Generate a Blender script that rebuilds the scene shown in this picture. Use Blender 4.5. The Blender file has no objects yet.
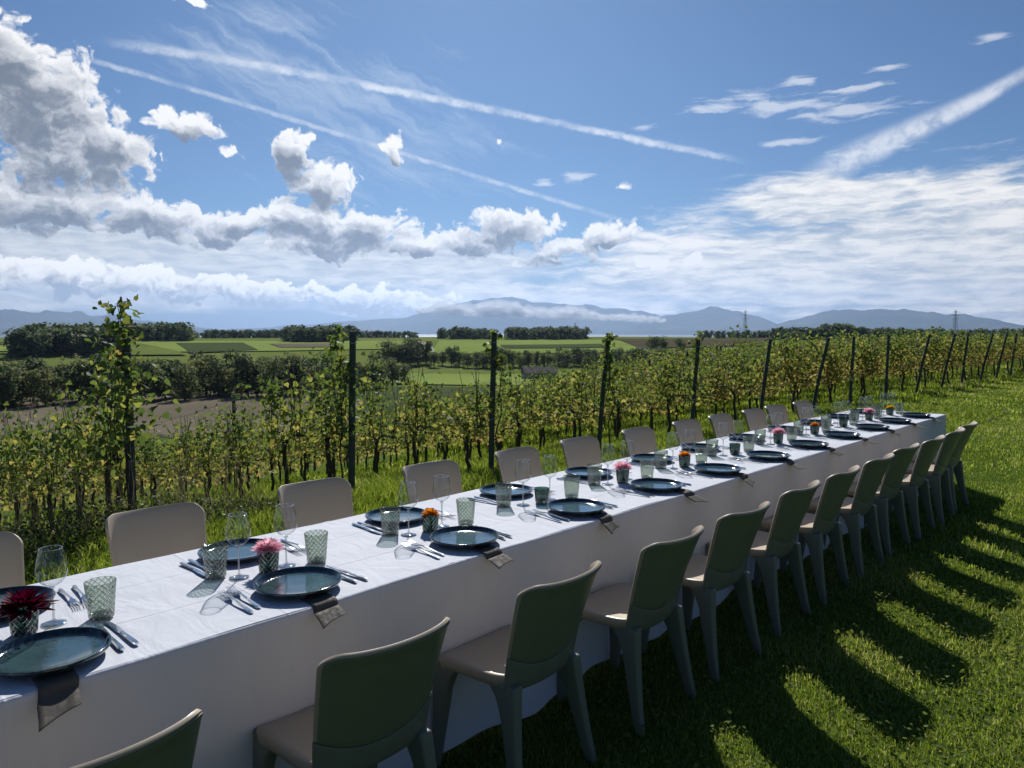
import bpy, math, random
import numpy as np
from math import sin, cos, tan, atan, atan2, pi, radians, sqrt
from mathutils import Vector, Matrix

R = random.Random(7)
NR = np.random.default_rng(11)
scene = bpy.context.scene
col = scene.collection

# ------------------------------------------------------------------ camera
F = 730.0; HOR = 332.0; HC = 1.68
pitch = atan((384 - HOR) / F); yaw = atan(703 / F)
fw = np.array([-sin(yaw) * cos(pitch), cos(yaw) * cos(pitch), -sin(pitch)])
rt = np.array([cos(yaw), sin(yaw), 0.0])
up = np.cross(rt, fw)
CAM = np.array([0, 0, HC])
cam_d = bpy.data.cameras.new('camera')
cam_d.sensor_width = 36; cam_d.lens = 36 * F / 1024
cam_d.clip_start = 0.05; cam_d.clip_end = 120000
cam = bpy.data.objects.new('camera', cam_d); col.objects.link(cam)
m = Matrix.Identity(4)
for i in range(3):
    m[i][0] = rt[i]; m[i][1] = up[i]; m[i][2] = -fw[i]; m[i][3] = CAM[i]
cam.matrix_world = m
scene.camera = cam

def ray(px, py):
    d = fw * F + rt * (px - 512) + up * (384 - py)
    return d / np.linalg.norm(d)

def azel(px, py):
    d = ray(px, py)
    return atan2(d[0] * rt[0] + d[1] * rt[1], -d[0] * sin(yaw) + d[1] * cos(yaw)), math.asin(d[2])

# ------------------------------------------------------------------ terrain height
_u = np.array([-1e5, -.3, 2, 4, 7, 12, 20, 60, 110, 200, 280, 420, 1e5])
_z = np.array([0, 0, -.5, -1.0, -1.5, -2.4, -4.6, -11.3, -16, -20.5, -22, -20.5, -20.5])
_r = np.array([0, 380, 500, 620, 800, 1000, 1250, 1600, 2500, 3800, 1e5])
_f = np.array([-22, -21, -16, -11.5, -8.3, -6.4, -6.6, -10, -35, -95, -95.])
def _sm(x, a, b):
    t = np.clip((x - a) / (b - a), 0, 1); return t * t * (3 - 2 * t)
def hz(x, y):
    x = np.asarray(x, float); y = np.asarray(y, float)
    u = -x - 6.7 + 0.04 * np.clip(y, 0, 30)
    def si(v, a, b, w):
        return (np.interp(v - w, a, b) + np.interp(v, a, b) * 2 + np.interp(v + w, a, b)) / 4
    wu = np.clip(np.abs(u) * .12, .5, 12)
    h = si(u, _u, _z, wu)
    h = h * (1 - .72 * _sm(y, 12, 27) * (1 - _sm(u, 5, 26)))
    r = np.hypot(x, y)
    fr = si(r, _r, _f, 40)
    w = _sm(r, 380, 620)
    z = h * (1 - w) + fr * w
    z = z + _sm(r, 40, 300) * (np.sin(x * .021 + 1) * np.sin(y * .017) * .5) * (1 - _sm(r, 500, 900) * .0)
    return z

def ground_at(px, py):
    d = ray(px, py); t = 4.0
    while t < 6000:
        p = CAM + d * t
        if p[2] < hz(p[0], p[1]): break
        t *= 1.004
    lo, hi = t / 1.004, t
    for _ in range(20):
        mi = (lo + hi) / 2; p = CAM + d * mi
        if p[2] < hz(p[0], p[1]): hi = mi
        else: lo = mi
    return CAM + d * hi

def along(px, dist):
    """a point on the terrain in the compass direction of column px, dist metres away"""
    d = ray(px, 332); d = d[:2] / np.linalg.norm(d[:2])
    x, y = d * dist
    return float(x), float(y), float(hz(x, y))

# ------------------------------------------------------------------ helpers
ORD = ['zeroth', 'first', 'second', 'third', 'fourth', 'fifth', 'sixth', 'seventh', 'eighth', 'ninth', 'tenth', 'eleventh',
       'twelfth', 'thirteenth', 'fourteenth', 'fifteenth', 'sixteenth', 'seventeenth', 'eighteenth', 'nineteenth', 'twentieth']
def ordn(n):
    if n <= 20: return ORD[n]
    t = {2: 'twenty', 3: 'thirty', 4: 'forty', 5: 'fifty'}[n // 10]
    return {2: 'twentieth', 3: 'thirtieth', 4: 'fortieth', 5: 'fiftieth'}[n // 10] if n % 10 == 0 else t + '-' + ORD[n % 10]

def tag(o, label=None, cat=None, group=None, kind=None):
    if label: o['label'] = label
    if cat: o['category'] = cat
    if group: o['group'] = group
    if kind: o['kind'] = kind
    return o

def empty(name, loc=(0, 0, 0), rz=0):
    o = bpy.data.objects.new(name, None); col.objects.link(o)
    o.location = loc; o.rotation_euler.z = rz; o.empty_display_size = .1
    return o

def mesh_obj(name, V, Fc, mat=None, parent=None, smooth=False, loc=None):
    me = bpy.data.meshes.new(name)
    me.from_pydata([tuple(map(float, v)) for v in V], [], Fc)
    if smooth:
        me.polygons.foreach_set('use_smooth', [True] * len(me.polygons))
    me.update()
    o = bpy.data.objects.new(name, me); col.objects.link(o)
    if mat:
        for mm in (mat if isinstance(mat, (list, tuple)) else [mat]): me.materials.append(mm)
    if parent: o.parent = parent
    if loc is not None: o.location = loc
    return o

def mesh_np(name, V, loops, sizes, mat, attr=None, smooth=False):
    """fast mesh: V (n,3), loops flat, sizes per face; attr = (name, per-vertex float)"""
    me = bpy.data.meshes.new(name)
    me.vertices.add(len(V)); me.vertices.foreach_set('co', np.asarray(V, np.float32).ravel())
    me.loops.add(len(loops)); me.loops.foreach_set('vertex_index', np.asarray(loops, np.int32))
    st = np.concatenate([[0], np.cumsum(sizes)[:-1]]).astype(np.int32)
    me.polygons.add(len(sizes)); me.polygons.foreach_set('loop_start', st)
    if smooth: me.polygons.foreach_set('use_smooth', np.ones(len(sizes), bool))
    if attr is not None:
        a = me.attributes.new(attr[0], 'FLOAT', 'POINT'); a.data.foreach_set('value', np.asarray(attr[1], np.float32))
    me.update(calc_edges=True); me.validate()
    if mat: me.materials.append(mat)
    return me

def link(name, me, parent=None, loc=(0, 0, 0), rz=0):
    o = bpy.data.objects.new(name, me); col.objects.link(o); o.location = loc; o.rotation_euler.z = rz
    if parent: o.parent = parent
    return o

def lathe(prof, n=32, close=False):
    V, Fc = [], []
    for r, z in prof:
        for k in range(n):
            a = 2 * pi * k / n; V.append((r * cos(a), r * sin(a), z))
    for i in range(len(prof) - 1):
        for k in range(n):
            k2 = (k + 1) % n
            Fc.append((i * n + k, i * n + k2, (i + 1) * n + k2, (i + 1) * n + k))
    if close:
        Fc.append(tuple(range(n))[::-1])
        Fc.append(tuple((len(prof) - 1) * n + k for k in range(n)))
    return V, Fc

def tube(pts, rad, n=6):
    """tapered tube along points; rad list"""
    V, Fc = [], []
    P = [Vector(p) for p in pts]
    for i, p in enumerate(P):
        t = (P[min(i + 1, len(P) - 1)] - P[max(i - 1, 0)]).normalized()
        a = t.cross(Vector((0.3, 1, 0.1))).normalized(); b = t.cross(a)
        for k in range(n):
            an = 2 * pi * k / n
            V.append(tuple(p + (a * cos(an) + b * sin(an)) * rad[i]))
    for i in range(len(P) - 1):
        for k in range(n):
            k2 = (k + 1) % n
            Fc.append((i * n + k, i * n + k2, (i + 1) * n + k2, (i + 1) * n + k))
    Fc.append(tuple(range(n))[::-1]); Fc.append(tuple((len(P) - 1) * n + k for k in range(n)))
    return V, Fc

class MB:
    def __init__(s): s.V = []; s.F = []
    def add(s, VF, off=(0, 0, 0)):
        n = len(s.V); s.V += [(v[0] + off[0], v[1] + off[1], v[2] + off[2]) for v in VF[0]]
        s.F += [tuple(i + n for i in f) for f in VF[1]]; return s
    def box(s, a, b):
        (x0, y0, z0), (x1, y1, z1) = a, b
        return s.add(([(x0, y0, z0), (x1, y0, z0), (x1, y1, z0), (x0, y1, z0), (x0, y0, z1), (x1, y0, z1), (x1, y1, z1), (x0, y1, z1)],
                      [(0, 3, 2, 1), (4, 5, 6, 7), (0, 1, 5, 4), (1, 2, 6, 5), (2, 3, 7, 6), (3, 0, 4, 7)]))

def grid_faces(ni, nj, wrap_j=False, flip=False):
    Fc = []
    for i in range(ni - 1):
        for j in range(nj if wrap_j else nj - 1):
            j2 = (j + 1) % nj
            f = (i * nj + j, i * nj + j2, (i + 1) * nj + j2, (i + 1) * nj + j)
            Fc.append(f[::-1] if flip else f)
    return Fc

# ------------------------------------------------------------------ materials
class NT:
    def __init__(s, tree): s.t = tree; s.n = tree.nodes; s.l = tree.links
    def node(s, ty, **kw):
        n = s.n.new(ty)
        for k, v in kw.items():
            if k == 'ins':
                for a, b in v.items():
                    if isinstance(b, bpy.types.NodeSocket): s.l.new(b, n.inputs[a])
                    else: n.inputs[a].default_value = b
            else: setattr(n, k, v)
        return n
    def math(s, op, a, b=0.0, c=None, clamp=False):
        n = s.n.new('ShaderNodeMath'); n.operation = op; n.use_clamp = clamp
        for i, v in enumerate([a, b] + ([c] if c is not None else [])):
            if isinstance(v, bpy.types.NodeSocket): s.l.new(v, n.inputs[i])
            else: n.inputs[i].default_value = v
        return n.outputs[0]
    def vmath(s, op, a, b=None, out=0):
        n = s.n.new('ShaderNodeVectorMath'); n.operation = op
        for i, v in enumerate([a, b]):
            if v is None: continue
            if isinstance(v, bpy.types.NodeSocket): s.l.new(v, n.inputs[i])
            else: n.inputs[i].default_value = v
        return n.outputs[out]
    def noise(s, vec, scale, detail=4, rough=.55, dist=0, color=False, lac=2.0):
        n = s.node('ShaderNodeTexNoise', ins={'Scale': scale, 'Detail': detail, 'Roughness': rough, 'Distortion': dist, 'Lacunarity': lac})
        if vec is not None: s.l.new(vec, n.inputs['Vector'])
        return n.outputs['Color' if color else 0]
    def ss(s, v, a, b, lo=0.0, hi=1.0):
        n = s.n.new('ShaderNodeMapRange'); n.interpolation_type = 'SMOOTHSTEP'
        for k, val in (('Value', v), ('From Min', a), ('From Max', b), ('To Min', lo), ('To Max', hi)):
            if isinstance(val, bpy.types.NodeSocket): s.l.new(val, n.inputs[k])
            else: n.inputs[k].default_value = val
        return n.outputs[0]
    def mix(s, fac, a, b):
        n = s.n.new('ShaderNodeMix'); n.data_type = 'RGBA'
        for i, v in ((0, fac), (6, a), (7, b)):
            if isinstance(v, bpy.types.NodeSocket): s.l.new(v, n.inputs[i])
            else: n.inputs[i].default_value = v if i == 0 or len(v) == 4 else (*v, 1)
        return n.outputs[2]
    def ramp(s, fac, stops):
        n = s.n.new('ShaderNodeValToRGB'); s.l.new(fac, n.inputs[0])
        e = n.color_ramp.elements
        while len(e) < len(stops): e.new(.5)
        for el, (p, c) in zip(e, stops): el.position = p; el.color = (*c, 1)
        return n.outputs[0]

def new_mat(name):
    mt = bpy.data.materials.new(name); mt.use_nodes = True
    nt = NT(mt.node_tree); nt.n.clear()
    out = nt.n.new('ShaderNodeOutputMaterial')
    return mt, nt, out

def princ(nt, out, color, rough=.6, **kw):
    b = nt.n.new('ShaderNodeBsdfPrincipled')
    if isinstance(color, bpy.types.NodeSocket): nt.l.new(color, b.inputs['Base Color'])
    else: b.inputs['Base Color'].default_value = (*color, 1)
    if isinstance(rough, bpy.types.NodeSocket): nt.l.new(rough, b.inputs['Roughness'])
    else: b.inputs['Roughness'].default_value = rough
    for k, v in kw.items():
        k = k.replace('_', ' ')
        if isinstance(v, bpy.types.NodeSocket): nt.l.new(v, b.inputs[k])
        else: b.inputs[k].default_value = v
    if out is not None: nt.l.new(b.outputs[0], out.inputs['Surface'])
    return b

def bump(nt, h, strength=.3, dist=.01):
    b = nt.n.new('ShaderNodeBump'); b.inputs['Strength'].default_value = strength; b.inputs['Distance'].default_value = dist
    nt.l.new(h, b.inputs['Height']); return b.outputs[0]

def pos(nt): return nt.node('ShaderNodeNewGeometry').outputs['Position']
def objc(nt): return nt.node('ShaderNodeTexCoord').outputs['Object']

def simple(name, c1, c2, rough, scale=8, bs=.15, bscale=60, bdist=.002, metallic=0, coat=0, spec=.5):
    mt, nt, out = new_mat(name)
    p = objc(nt)
    c = nt.mix(nt.noise(p, scale, 4), c1, c2)
    r = nt.ss(nt.noise(p, scale * 2.3, 3), .3, .7, rough * .8, min(1, rough * 1.2))
    princ(nt, out, c, r, Normal=bump(nt, nt.noise(p, bscale, 4), bs, bdist), Metallic=metallic, Coat_Weight=coat, Specular_IOR_Level=spec)
    return mt

M = {}
M['beige'] = simple('beige_resin', (.43, .345, .24), (.47, .38, .27), .42, 5, .08, 220, .001)
M['leg'] = simple('grey_green_resin', (.17, .178, .138), (.185, .195, .15), .45, 5, .08, 220, .001)
M['olive'] = simple('olive_resin', (.165, .178, .115), (.18, .195, .128), .45, 5, .08, 220, .001)
M['steel'] = simple('polished_steel', (.62, .62, .62), (.7, .7, .7), .16, 20, .02, 90, .001, metallic=1)
M['napkin'] = simple('taupe_linen', (.07, .06, .05), (.11, .095, .078), .9, 30, .5, 900, .001)
M['stake'] = simple('weathered_green_post', (.035, .055, .048), (.085, .10, .085), .9, 9, .6, 40, .01)
M['bark'] = simple('vine_bark', (.035, .027, .02), (.085, .065, .05), .95, 14, 1, 45, .02)
M['wall'] = simple('farm_wall', (.35, .32, .28), (.42, .38, .33), .9, .5)
M['roof'] = simple('dark_roof', (.05, .035, .035), (.08, .055, .05), .8, .5)
M['pylon'] = simple('galvanised_steel', (.22, .23, .24), (.28, .29, .3), .6, .5)
M['candle'] = simple('pale_wax', (.7, .68, .6), (.75, .72, .66), .6, 20)
M['disc'] = simple('flower_centre', (.35, .2, .03), (.5, .33, .05), .8, 60)

# table cloth
def mat_cloth():
    mt, nt, out = new_mat('white_cotton')
    p = pos(nt)
    wob = nt.noise(p, 2.2, 3, .5)
    fine = nt.noise(p, 11, 5, .6, .6)
    st = nt.vmath('MULTIPLY', p, (6.0, 1.1, .6))
    long_ = nt.noise(st, 3.0, 4, .55, .8)
    weave = nt.noise(p, 700, 2)
    h = nt.math('ADD', nt.math('MULTIPLY', fine, .30), nt.math('MULTIPLY', nt.noise(nt.vmath('MULTIPLY', p, (1.6, 3.0, 1.0)), 2.6, 3, .5, 1.2), .9))
    h = nt.math('ADD', h, nt.math('MULTIPLY', weave, .02))
    # stitched and pressed creases: two lengthwise, one across every table length
    sx = nt.node('ShaderNodeSeparateXYZ', ins={0: p})
    for cx in (-2.45, -2.79):
        d = nt.math('ABSOLUTE', nt.math('SUBTRACT', sx.outputs[0], cx))
        h = nt.math('ADD', h, nt.ss(d, 0, .006, -.25, 0))
    ym = nt.math('ABSOLUTE', nt.math('SUBTRACT', nt.math('FRACT', nt.math('DIVIDE', sx.outputs[1], .78)), .5))
    h = nt.math('ADD', h, nt.ss(ym, 0, .010, .16, 0))
    c = nt.mix(nt.ss(wob, .35, .65), (.63, .655, .715), (.67, .69, .75))
    b = princ(nt, None, c, .85, Normal=bump(nt, h, .75, .012), Sheen_Weight=.1)
    tr = nt.node('ShaderNodeBsdfTranslucent', ins={'Color': (.8, .8, .84, 1)})
    ms = nt.node('ShaderNodeMixShader', ins={0: .08}); nt.l.new(b.outputs[0], ms.inputs[1]); nt.l.new(tr.outputs[0], ms.inputs[2])
    nt.l.new(ms.outputs[0], out.inputs[0])
    return mt
M['cloth'] = mat_cloth()

def mat_plate():
    mt, nt, out = new_mat('reactive_teal_glaze')
    p = objc(nt)
    s = nt.node('ShaderNodeSeparateXYZ', ins={0: p})
    r = nt.math('SQRT', nt.math('ADD', nt.math('MULTIPLY', s.outputs[0], s.outputs[0]), nt.math('MULTIPLY', s.outputs[1], s.outputs[1])))
    n = nt.noise(p, 24, 6, .65, 1.5)
    c = nt.ramp(nt.math('ADD', nt.math('MULTIPLY', r, 3.2), nt.math('MULTIPLY', nt.math('SUBTRACT', n, .5), .55)),
                [(0, (.034, .075, .082)), (.30, (.05, .10, .112)), (.45, (.018, .042, .052)), (.5, (.008, .012, .018))])
    sp = nt.ss(nt.noise(p, 300, 2), .68, .74)
    c = nt.mix(nt.math('MULTIPLY', sp, .6), c, (.14, .17, .16))
    princ(nt, out, c, nt.ss(n, .3, .7, .05, .13), Coat_Weight=.6, Coat_Roughness=.05, Normal=bump(nt, n, .12, .002))
    return mt
M['plate'] = mat_plate()

def mat_glass(name, tint, patt=0, base=.03, gloss=.9, body=0.0, edge=.3):
    mt, nt, out = new_mat(name)
    tr = nt.n.new('ShaderNodeBsdfTransparent')
    lw = nt.node('ShaderNodeLayerWeight', ins={'Blend': .5})
    f = nt.math('POWER', lw.outputs['Facing'], 3.0)
    c = nt.mix(f, tint, tuple(v * edge for v in tint)); nt.l.new(c, tr.inputs[0])
    nrm = None
    if patt:
        p = objc(nt)
        s = nt.node('ShaderNodeSeparateXYZ', ins={0: p})
        an = nt.math('ARCTAN2', s.outputs[1], s.outputs[0])
        jit = nt.math('MULTIPLY', nt.noise(p, 60, 2), 1.2)
        A_ = nt.math('ADD', nt.math('MULTIPLY', an, 7.0), jit); B_ = nt.math('MULTIPLY', s.outputs[2], 150.0)
        d1 = nt.math('ABSOLUTE', nt.math('SINE', nt.math('ADD', A_, B_))); d2 = nt.math('ABSOLUTE', nt.math('SINE', nt.math('SUBTRACT', A_, B_)))
        h = nt.math('SUBTRACT', 1.0, nt.math('MULTIPLY', nt.ss(d1, 0, .45), nt.ss(d2, 0, .45)))
        nrm = bump(nt, h, .9, .004)
        c2 = nt.mix(nt.math('MULTIPLY', h, .8), c, tuple(v * .66 for v in tint)); c2 = nt.mix(nt.ss(s.outputs[2], .016, .010), c2, tuple(v * .45 for v in tint)); nt.l.new(c2, tr.inputs[0])
    gl = nt.node('ShaderNodeBsdfGlossy', ins={'Color': (gloss, gloss, gloss, 1), 'Roughness': .03 if not patt else .08})
    fl = nt.node('ShaderNodeLayerWeight', ins={'Blend': .5})
    if nrm is not None: nt.l.new(nrm, gl.inputs['Normal']); nt.l.new(nrm, fl.inputs['Normal'])
    sch = nt.math('MULTIPLY_ADD', nt.math('POWER', fl.outputs['Facing'], 4.0), 1.0, .04)
    a = nt.math('ADD', sch, base, clamp=True)
    ms = nt.n.new('ShaderNodeMixShader'); nt.l.new(a, ms.inputs[0]); nt.l.new(tr.outputs[0], ms.inputs[1]); nt.l.new(gl.outputs[0], ms.inputs[2])
    res = ms.outputs[0]
    if body:
        df = nt.node('ShaderNodeBsdfDiffuse', ins={'Color': (*[v * .42 for v in tint], 1)})
        t2 = nt.node('ShaderNodeBsdfTranslucent', ins={'Color': (*[v * .6 for v in tint], 1)})
        m2 = nt.node('ShaderNodeMixShader', ins={0: .6}); nt.l.new(df.outputs[0], m2.inputs[1]); nt.l.new(t2.outputs[0], m2.inputs[2])
        m3 = nt.node('ShaderNodeMixShader', ins={0: body}); nt.l.new(res, m3.inputs[1]); nt.l.new(m2.outputs[0], m3.inputs[2]); res = m3.outputs[0]
    nt.l.new(res, out.inputs[0])
    return mt
M['rim'] = mat_glass('glass_rim', (.9, .92, .92), base=.5, edge=.7)
M['stemglass'] = mat_glass('glass_stem', (.9, .92, .92), base=.26, edge=.6)
M['wine'] = mat_glass('clear_glass', (.955, .965, .965), base=.015, edge=.5)
M['tumbler'] = mat_glass('smoke_green_glass', (.83, .875, .82), patt=1, base=.01, body=.015, edge=.6)
M['cup'] = mat_glass('dark_green_glass', (.36, .50, .44), patt=1, base=.0, body=.02, edge=.6)

def mat_leaf(name, stops, trans=.45, attr='tone', rough=.6, jitter=.5, spec=.22):
    mt, nt, out = new_mat(name)
    g = nt.node('ShaderNodeNewGeometry')
    a = nt.node('ShaderNodeAttribute', attribute_name=attr)
    v = nt.math('ADD', a.outputs['Fac'], nt.math('MULTIPLY', nt.math('SUBTRACT', g.outputs['Random Per Island'], .5), jitter), clamp=True)
    c = nt.ramp(v, stops)
    b = princ(nt, None, c, rough, Specular_IOR_Level=spec)
    hs = nt.node('ShaderNodeHueSaturation', ins={'Hue': .488, 'Saturation': 1.15, 'Value': 1.5, 'Color': c})
    t = nt.node('ShaderNodeBsdfTranslucent', ins={'Color': hs.outputs[0]})
    ms = nt.node('ShaderNodeMixShader', ins={0: trans}); nt.l.new(b.outputs[0], ms.inputs[1]); nt.l.new(t.outputs[0], ms.inputs[2])
    nt.l.new(ms.outputs[0], out.inputs[0])
    return mt
M['vine'] = mat_leaf('vine_leaves', [(0, (.06, .10, .034)), (.35, (.105, .15, .044)), (.6, (.21, .235, .066)), (.82, (.36, .32, .11)), (1, (.25, .18, .085))], .52)
M['grass'] = mat_leaf('grass_blades', [(0, (.065, .095, .018)), (.45, (.160, .23, .044)), (.8, (.30, .35, .095)), (1, (.42, .38, .20))], .5, rough=.42, spec=.42)
M['weed'] = mat_leaf('weeds', [(0, (.03, .05, .02)), (.4, (.06, .085, .03)), (.7, (.12, .12, .05)), (1, (.22, .18, .12))], .3)
M['clover'] = mat_leaf('broad_weed_leaves', [(0, (.07, .11, .025)), (.5, (.14, .19, .045)), (1, (.26, .28, .09))], .45, rough=.7, spec=.08)
M['tree'] = mat_leaf('broadleaf_foliage', [(0, (.042, .070, .040)), (.5, (.10, .135, .062)), (1, (.20, .21, .085))], .4, jitter=.6, rough=.7, spec=.2)
M['petal'] = {}
for k, stops in {'burgundy': [(0, (.03, .002, .006)), (1, (.09, .006, .016))], 'pink': [(0, (.72, .34, .42)), (1, (.88, .62, .66))],
                 'orange': [(0, (.55, .16, .02)), (1, (.75, .36, .05))], 'yellow': [(0, (.6, .38, .03)), (1, (.75, .55, .1))]}.items():
    M['petal'][k] = mat_leaf('petals_' + k, stops, .4, jitter=.9)

def mat_ground(name, stops, big=.02, small=1.5, furrow=None):
    mt, nt, out = new_mat(name)
    p = pos(nt)
    n = nt.math('ADD', nt.math('MULTIPLY', nt.noise(p, big, 5, .6), .6), nt.math('MULTIPLY', nt.noise(p, small, 6, .65), .4))
    if furrow:
        ang, sc = furrow
        mp = nt.node('ShaderNodeMapping', ins={'Rotation': (0, 0, ang)}); nt.l.new(p, mp.inputs[0])
        w = nt.node('ShaderNodeTexWave', ins={'Scale': sc, 'Distortion': .6, 'Detail': 2.0}); nt.l.new(mp.outputs[0], w.inputs['Vector'])
        n = nt.math('ADD', nt.math('MULTIPLY', n, .75), nt.math('MULTIPLY', w.outputs[1], .16))
    c = nt.ramp(n, stops)
    princ(nt, out, c, .95, Normal=bump(nt, nt.noise(p, 14, 6, .7), .8, .04), Specular_IOR_Level=.0)
    return mt
M['ground'] = mat_ground('lawn_soil', [(.3, (.05, .08, .016)), (.5, (.08, .12, .022)), (.7, (.11, .15, .035))], .6, 7)
M['meadow'] = mat_ground('far_meadow', [(.3, (.10, .13, .035)), (.5, (.14, .175, .045)), (.7, (.19, .215, .065))], .006, .12)
M['bright'] = mat_ground('bright_meadow', [(.3, (.16, .22, .055)), (.5, (.21, .27, .07)), (.7, (.26, .30, .09))], .01, .15)
M['plough'] = mat_ground('ploughed_soil', [(.3, (.12, .10, .075)), (.5, (.17, .145, .105)), (.7, (.22, .19, .14))], .02, .3, furrow=(.55, .12))
M['crop'] = mat_ground('olive_crop', [(.3, (.055, .075, .03)), (.5, (.075, .095, .04)), (.7, (.10, .115, .05))], .01, .2, furrow=(.3, .05))
M['vinefield'] = mat_ground('far_vineyard', [(.3, (.06, .055, .035)), (.5, (.10, .085, .05)), (.7, (.14, .115, .065))], .02, .25, furrow=(.9, .1))
M['track'] = mat_ground('pale_track', [(.3, (.30, .28, .23)), (.6, (.4, .37, .31))], .1, 1)
M['mount'] = mat_ground('mountain_forest_rock', [(.35, (.03, .05, .035)), (.5, (.06, .075, .06)), (.62, (.12, .12, .11))], .0004, .003)

# ------------------------------------------------------------------ world
SUN_EL = radians(37.5)
sdir2 = -np.array([.745, -.667]); sdir2 /= np.linalg.norm(sdir2)      # horizontal direction towards the sun
sun_vec = Vector((sdir2[0] * cos(SUN_EL), sdir2[1] * cos(SUN_EL), sin(SUN_EL)))
world = bpy.data.worlds.new('World'); scene.world = world; world.use_nodes = True
W = NT(world.node_tree); W.n.clear()
wout = W.n.new('ShaderNodeOutputWorld'); bg = W.n.new('ShaderNodeBackground'); W.l.new(bg.outputs[0], wout.inputs[0])
SKY_STR = .06
bg.inputs[1].default_value = SKY_STR
sky = W.n.new('ShaderNodeTexSky'); sky.sky_type = 'NISHITA'; sky.sun_disc = False
sky.sun_elevation = SUN_EL; sky.sun_rotation = atan2(sun_vec.x, sun_vec.y)
sky.altitude = 480; sky.air_density = 1.0; sky.dust_density = .35; sky.ozone_density = 2.2

def build_clouds():
    tc = W.n.new('ShaderNodeTexCoord')
    D = tc.outputs['Generated']
    d1 = W.vmath('DOT_PRODUCT', D, tuple(rt), out=1)
    d2 = W.vmath('DOT_PRODUCT', D, (-sin(yaw), cos(yaw), 0), out=1)
    sx = W.node('ShaderNodeSeparateXYZ', ins={0: D})
    az = W.math('ARCTAN2', d1, d2); el = W.math('ARCSINE', sx.outputs[2])
    P = W.node('ShaderNodeCombineXYZ', ins={0: az, 1: el, 2: 0.0}).outputs[0]
    # domain warp
    wn = W.noise(P, 14, 5, .6, color=True)
    wv = W.vmath('MULTIPLY', W.vmath('SUBTRACT', wn, (.5, .5, .5)), (.07, .045, 0))
    Q = W.vmath('ADD', P, wv)
    def ell(lst, vec, soft=False):
        acc = None
        for (cx, cy, rx, ry) in lst:
            a, e = azel(cx, cy); a2, _ = azel(cx + rx, cy); _, e2 = azel(cx, cy - ry)
            v = W.vmath('SUBTRACT', vec, (a, e, 0))
            v = W.vmath('MULTIPLY', v, (1 / max(1e-4, a2 - a), 1 / max(1e-4, e2 - e), 0))
            l = W.vmath('LENGTH', v, out=1)
            f = W.math('SUBTRACT', 1.0 if (ry > 13.5 or not soft) else .62, l)
            acc = f if acc is None else W.math('MAXIMUM', acc, f)
        return acc
    cum = [(35, 105, 82, 78), (105, 150, 52, 42), (12, 55, 42, 45), (60, 158, 75, 32),
           (55, 206, 95, 32), (150, 220, 70, 27), (215, 228, 50, 20), (330, 240, 90, 20),
           (293, 152, 24, 32), (322, 184, 36, 22), (300, 218, 70, 20), (365, 228, 58, 26), (418, 246, 42, 15), (250, 218, 40, 16),
           (182, 122, 42, 17), (228, 147, 24, 12), (393, 146, 14, 16), (502, 141, 11, 10), (190, 2, 55, 13), (624, 187, 14, 9),
           (508, 228, 55, 24), (470, 243, 50, 20), (565, 248, 50, 15), (612, 232, 34, 17), (545, 262, 65, 12), (652, 266, 38, 12), (690, 262, 22, 8),
           ]
    bank = [(10, 272, 60, 16), (80, 278, 62, 16), (150, 283, 60, 16), (215, 288, 60, 15), (280, 293, 60, 14), (345, 297, 60, 13), (405, 303, 60, 12), (470, 311, 60, 9), (540, 316, 55, 7)]
    big = W.noise(P, 16, 3, .5); n1 = W.noise(Q, 34, 9, .56); 
    vo = W.node('ShaderNodeTexVoronoi', feature='SMOOTH_F1', ins={'Scale': 42.0, 'Detail': 2.0, 'Roughness': .55, 'Smoothness': .35}); W.l.new(Q, vo.inputs['Vector'])
    puff = W.math('SUBTRACT', .62, vo.outputs[0])
    nz = W.math('ADD', W.math('MULTIPLY', W.math('SUBTRACT', n1, .5), 1.7), W.math('MULTIPLY', puff, .75))
    c0 = ell(cum, Q, True)
    f1 = W.math('ADD', W.math('ADD', W.math('MULTIPLY', c0, 1.25), .20), nz)
    # bellies: the more cloud stands above a point, the less light reaches it
    Qs = W.vmath('ADD', Q, (.004, .017, 0)); Qr = W.vmath('ADD', Q, (.0015, .0055, 0))
    c_sh = ell([c for c in cum if c[3] > 13.5], Qs)
    n1s = W.noise(Qr, 34, 9, .56)
    relief = W.math('SUBTRACT', n1s, n1)
    fb = W.math('ADD', W.math('ADD', W.math('MULTIPLY', c_sh, 1.1), .16), W.math('ADD', W.math('MULTIPLY', nz, .35), W.math('MULTIPLY', relief, 1.7)))
    a1 = W.ss(f1, .02, .34)
    b0 = ell(bank, Q)
    f2 = W.math('ADD', W.math('ADD', b0, .30), W.math('MULTIPLY', nz, 1.0))
    a2 = W.ss(f2, .03, .28)
    # second warped detail for billow light
    lit = W.noise(W.vmath('ADD', Q, (.0, .006, .3)), 60, 7, .6)
    lit0 = W.noise(Q, 60, 7, .6) if False else lit
    e1 = W.ss(fb, -.18, 1.08)                       # 0 rim .. 1 belly
    shade1 = W.math('MULTIPLY', e1, W.ss(lit, .25, .75, 1.0, .75))
    colr1 = W.ramp(shade1, [(0, (9.2, 9.1, 9.0)), (.25, (6.6, 6.7, 6.8)), (.55, (3.3, 3.6, 4.1)), (1, (1.75, 2.05, 2.55))]) if False else None
    k = 1.0 / SKY_STR
    def kc(c): return tuple(v * k for v in c)
    c_hi = kc((.90, .88, .85)); c_mid = kc((.52, .525, .54)); c_lo = kc((.13, .145, .17))
    cc = W.mix(W.ss(shade1, 0, .5), c_hi, c_mid); cc = W.mix(W.ss(shade1, .38, .92), cc, c_lo)
    # bank: bright top, grey lower edge
    _, eb = azel(0, 262)
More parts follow.
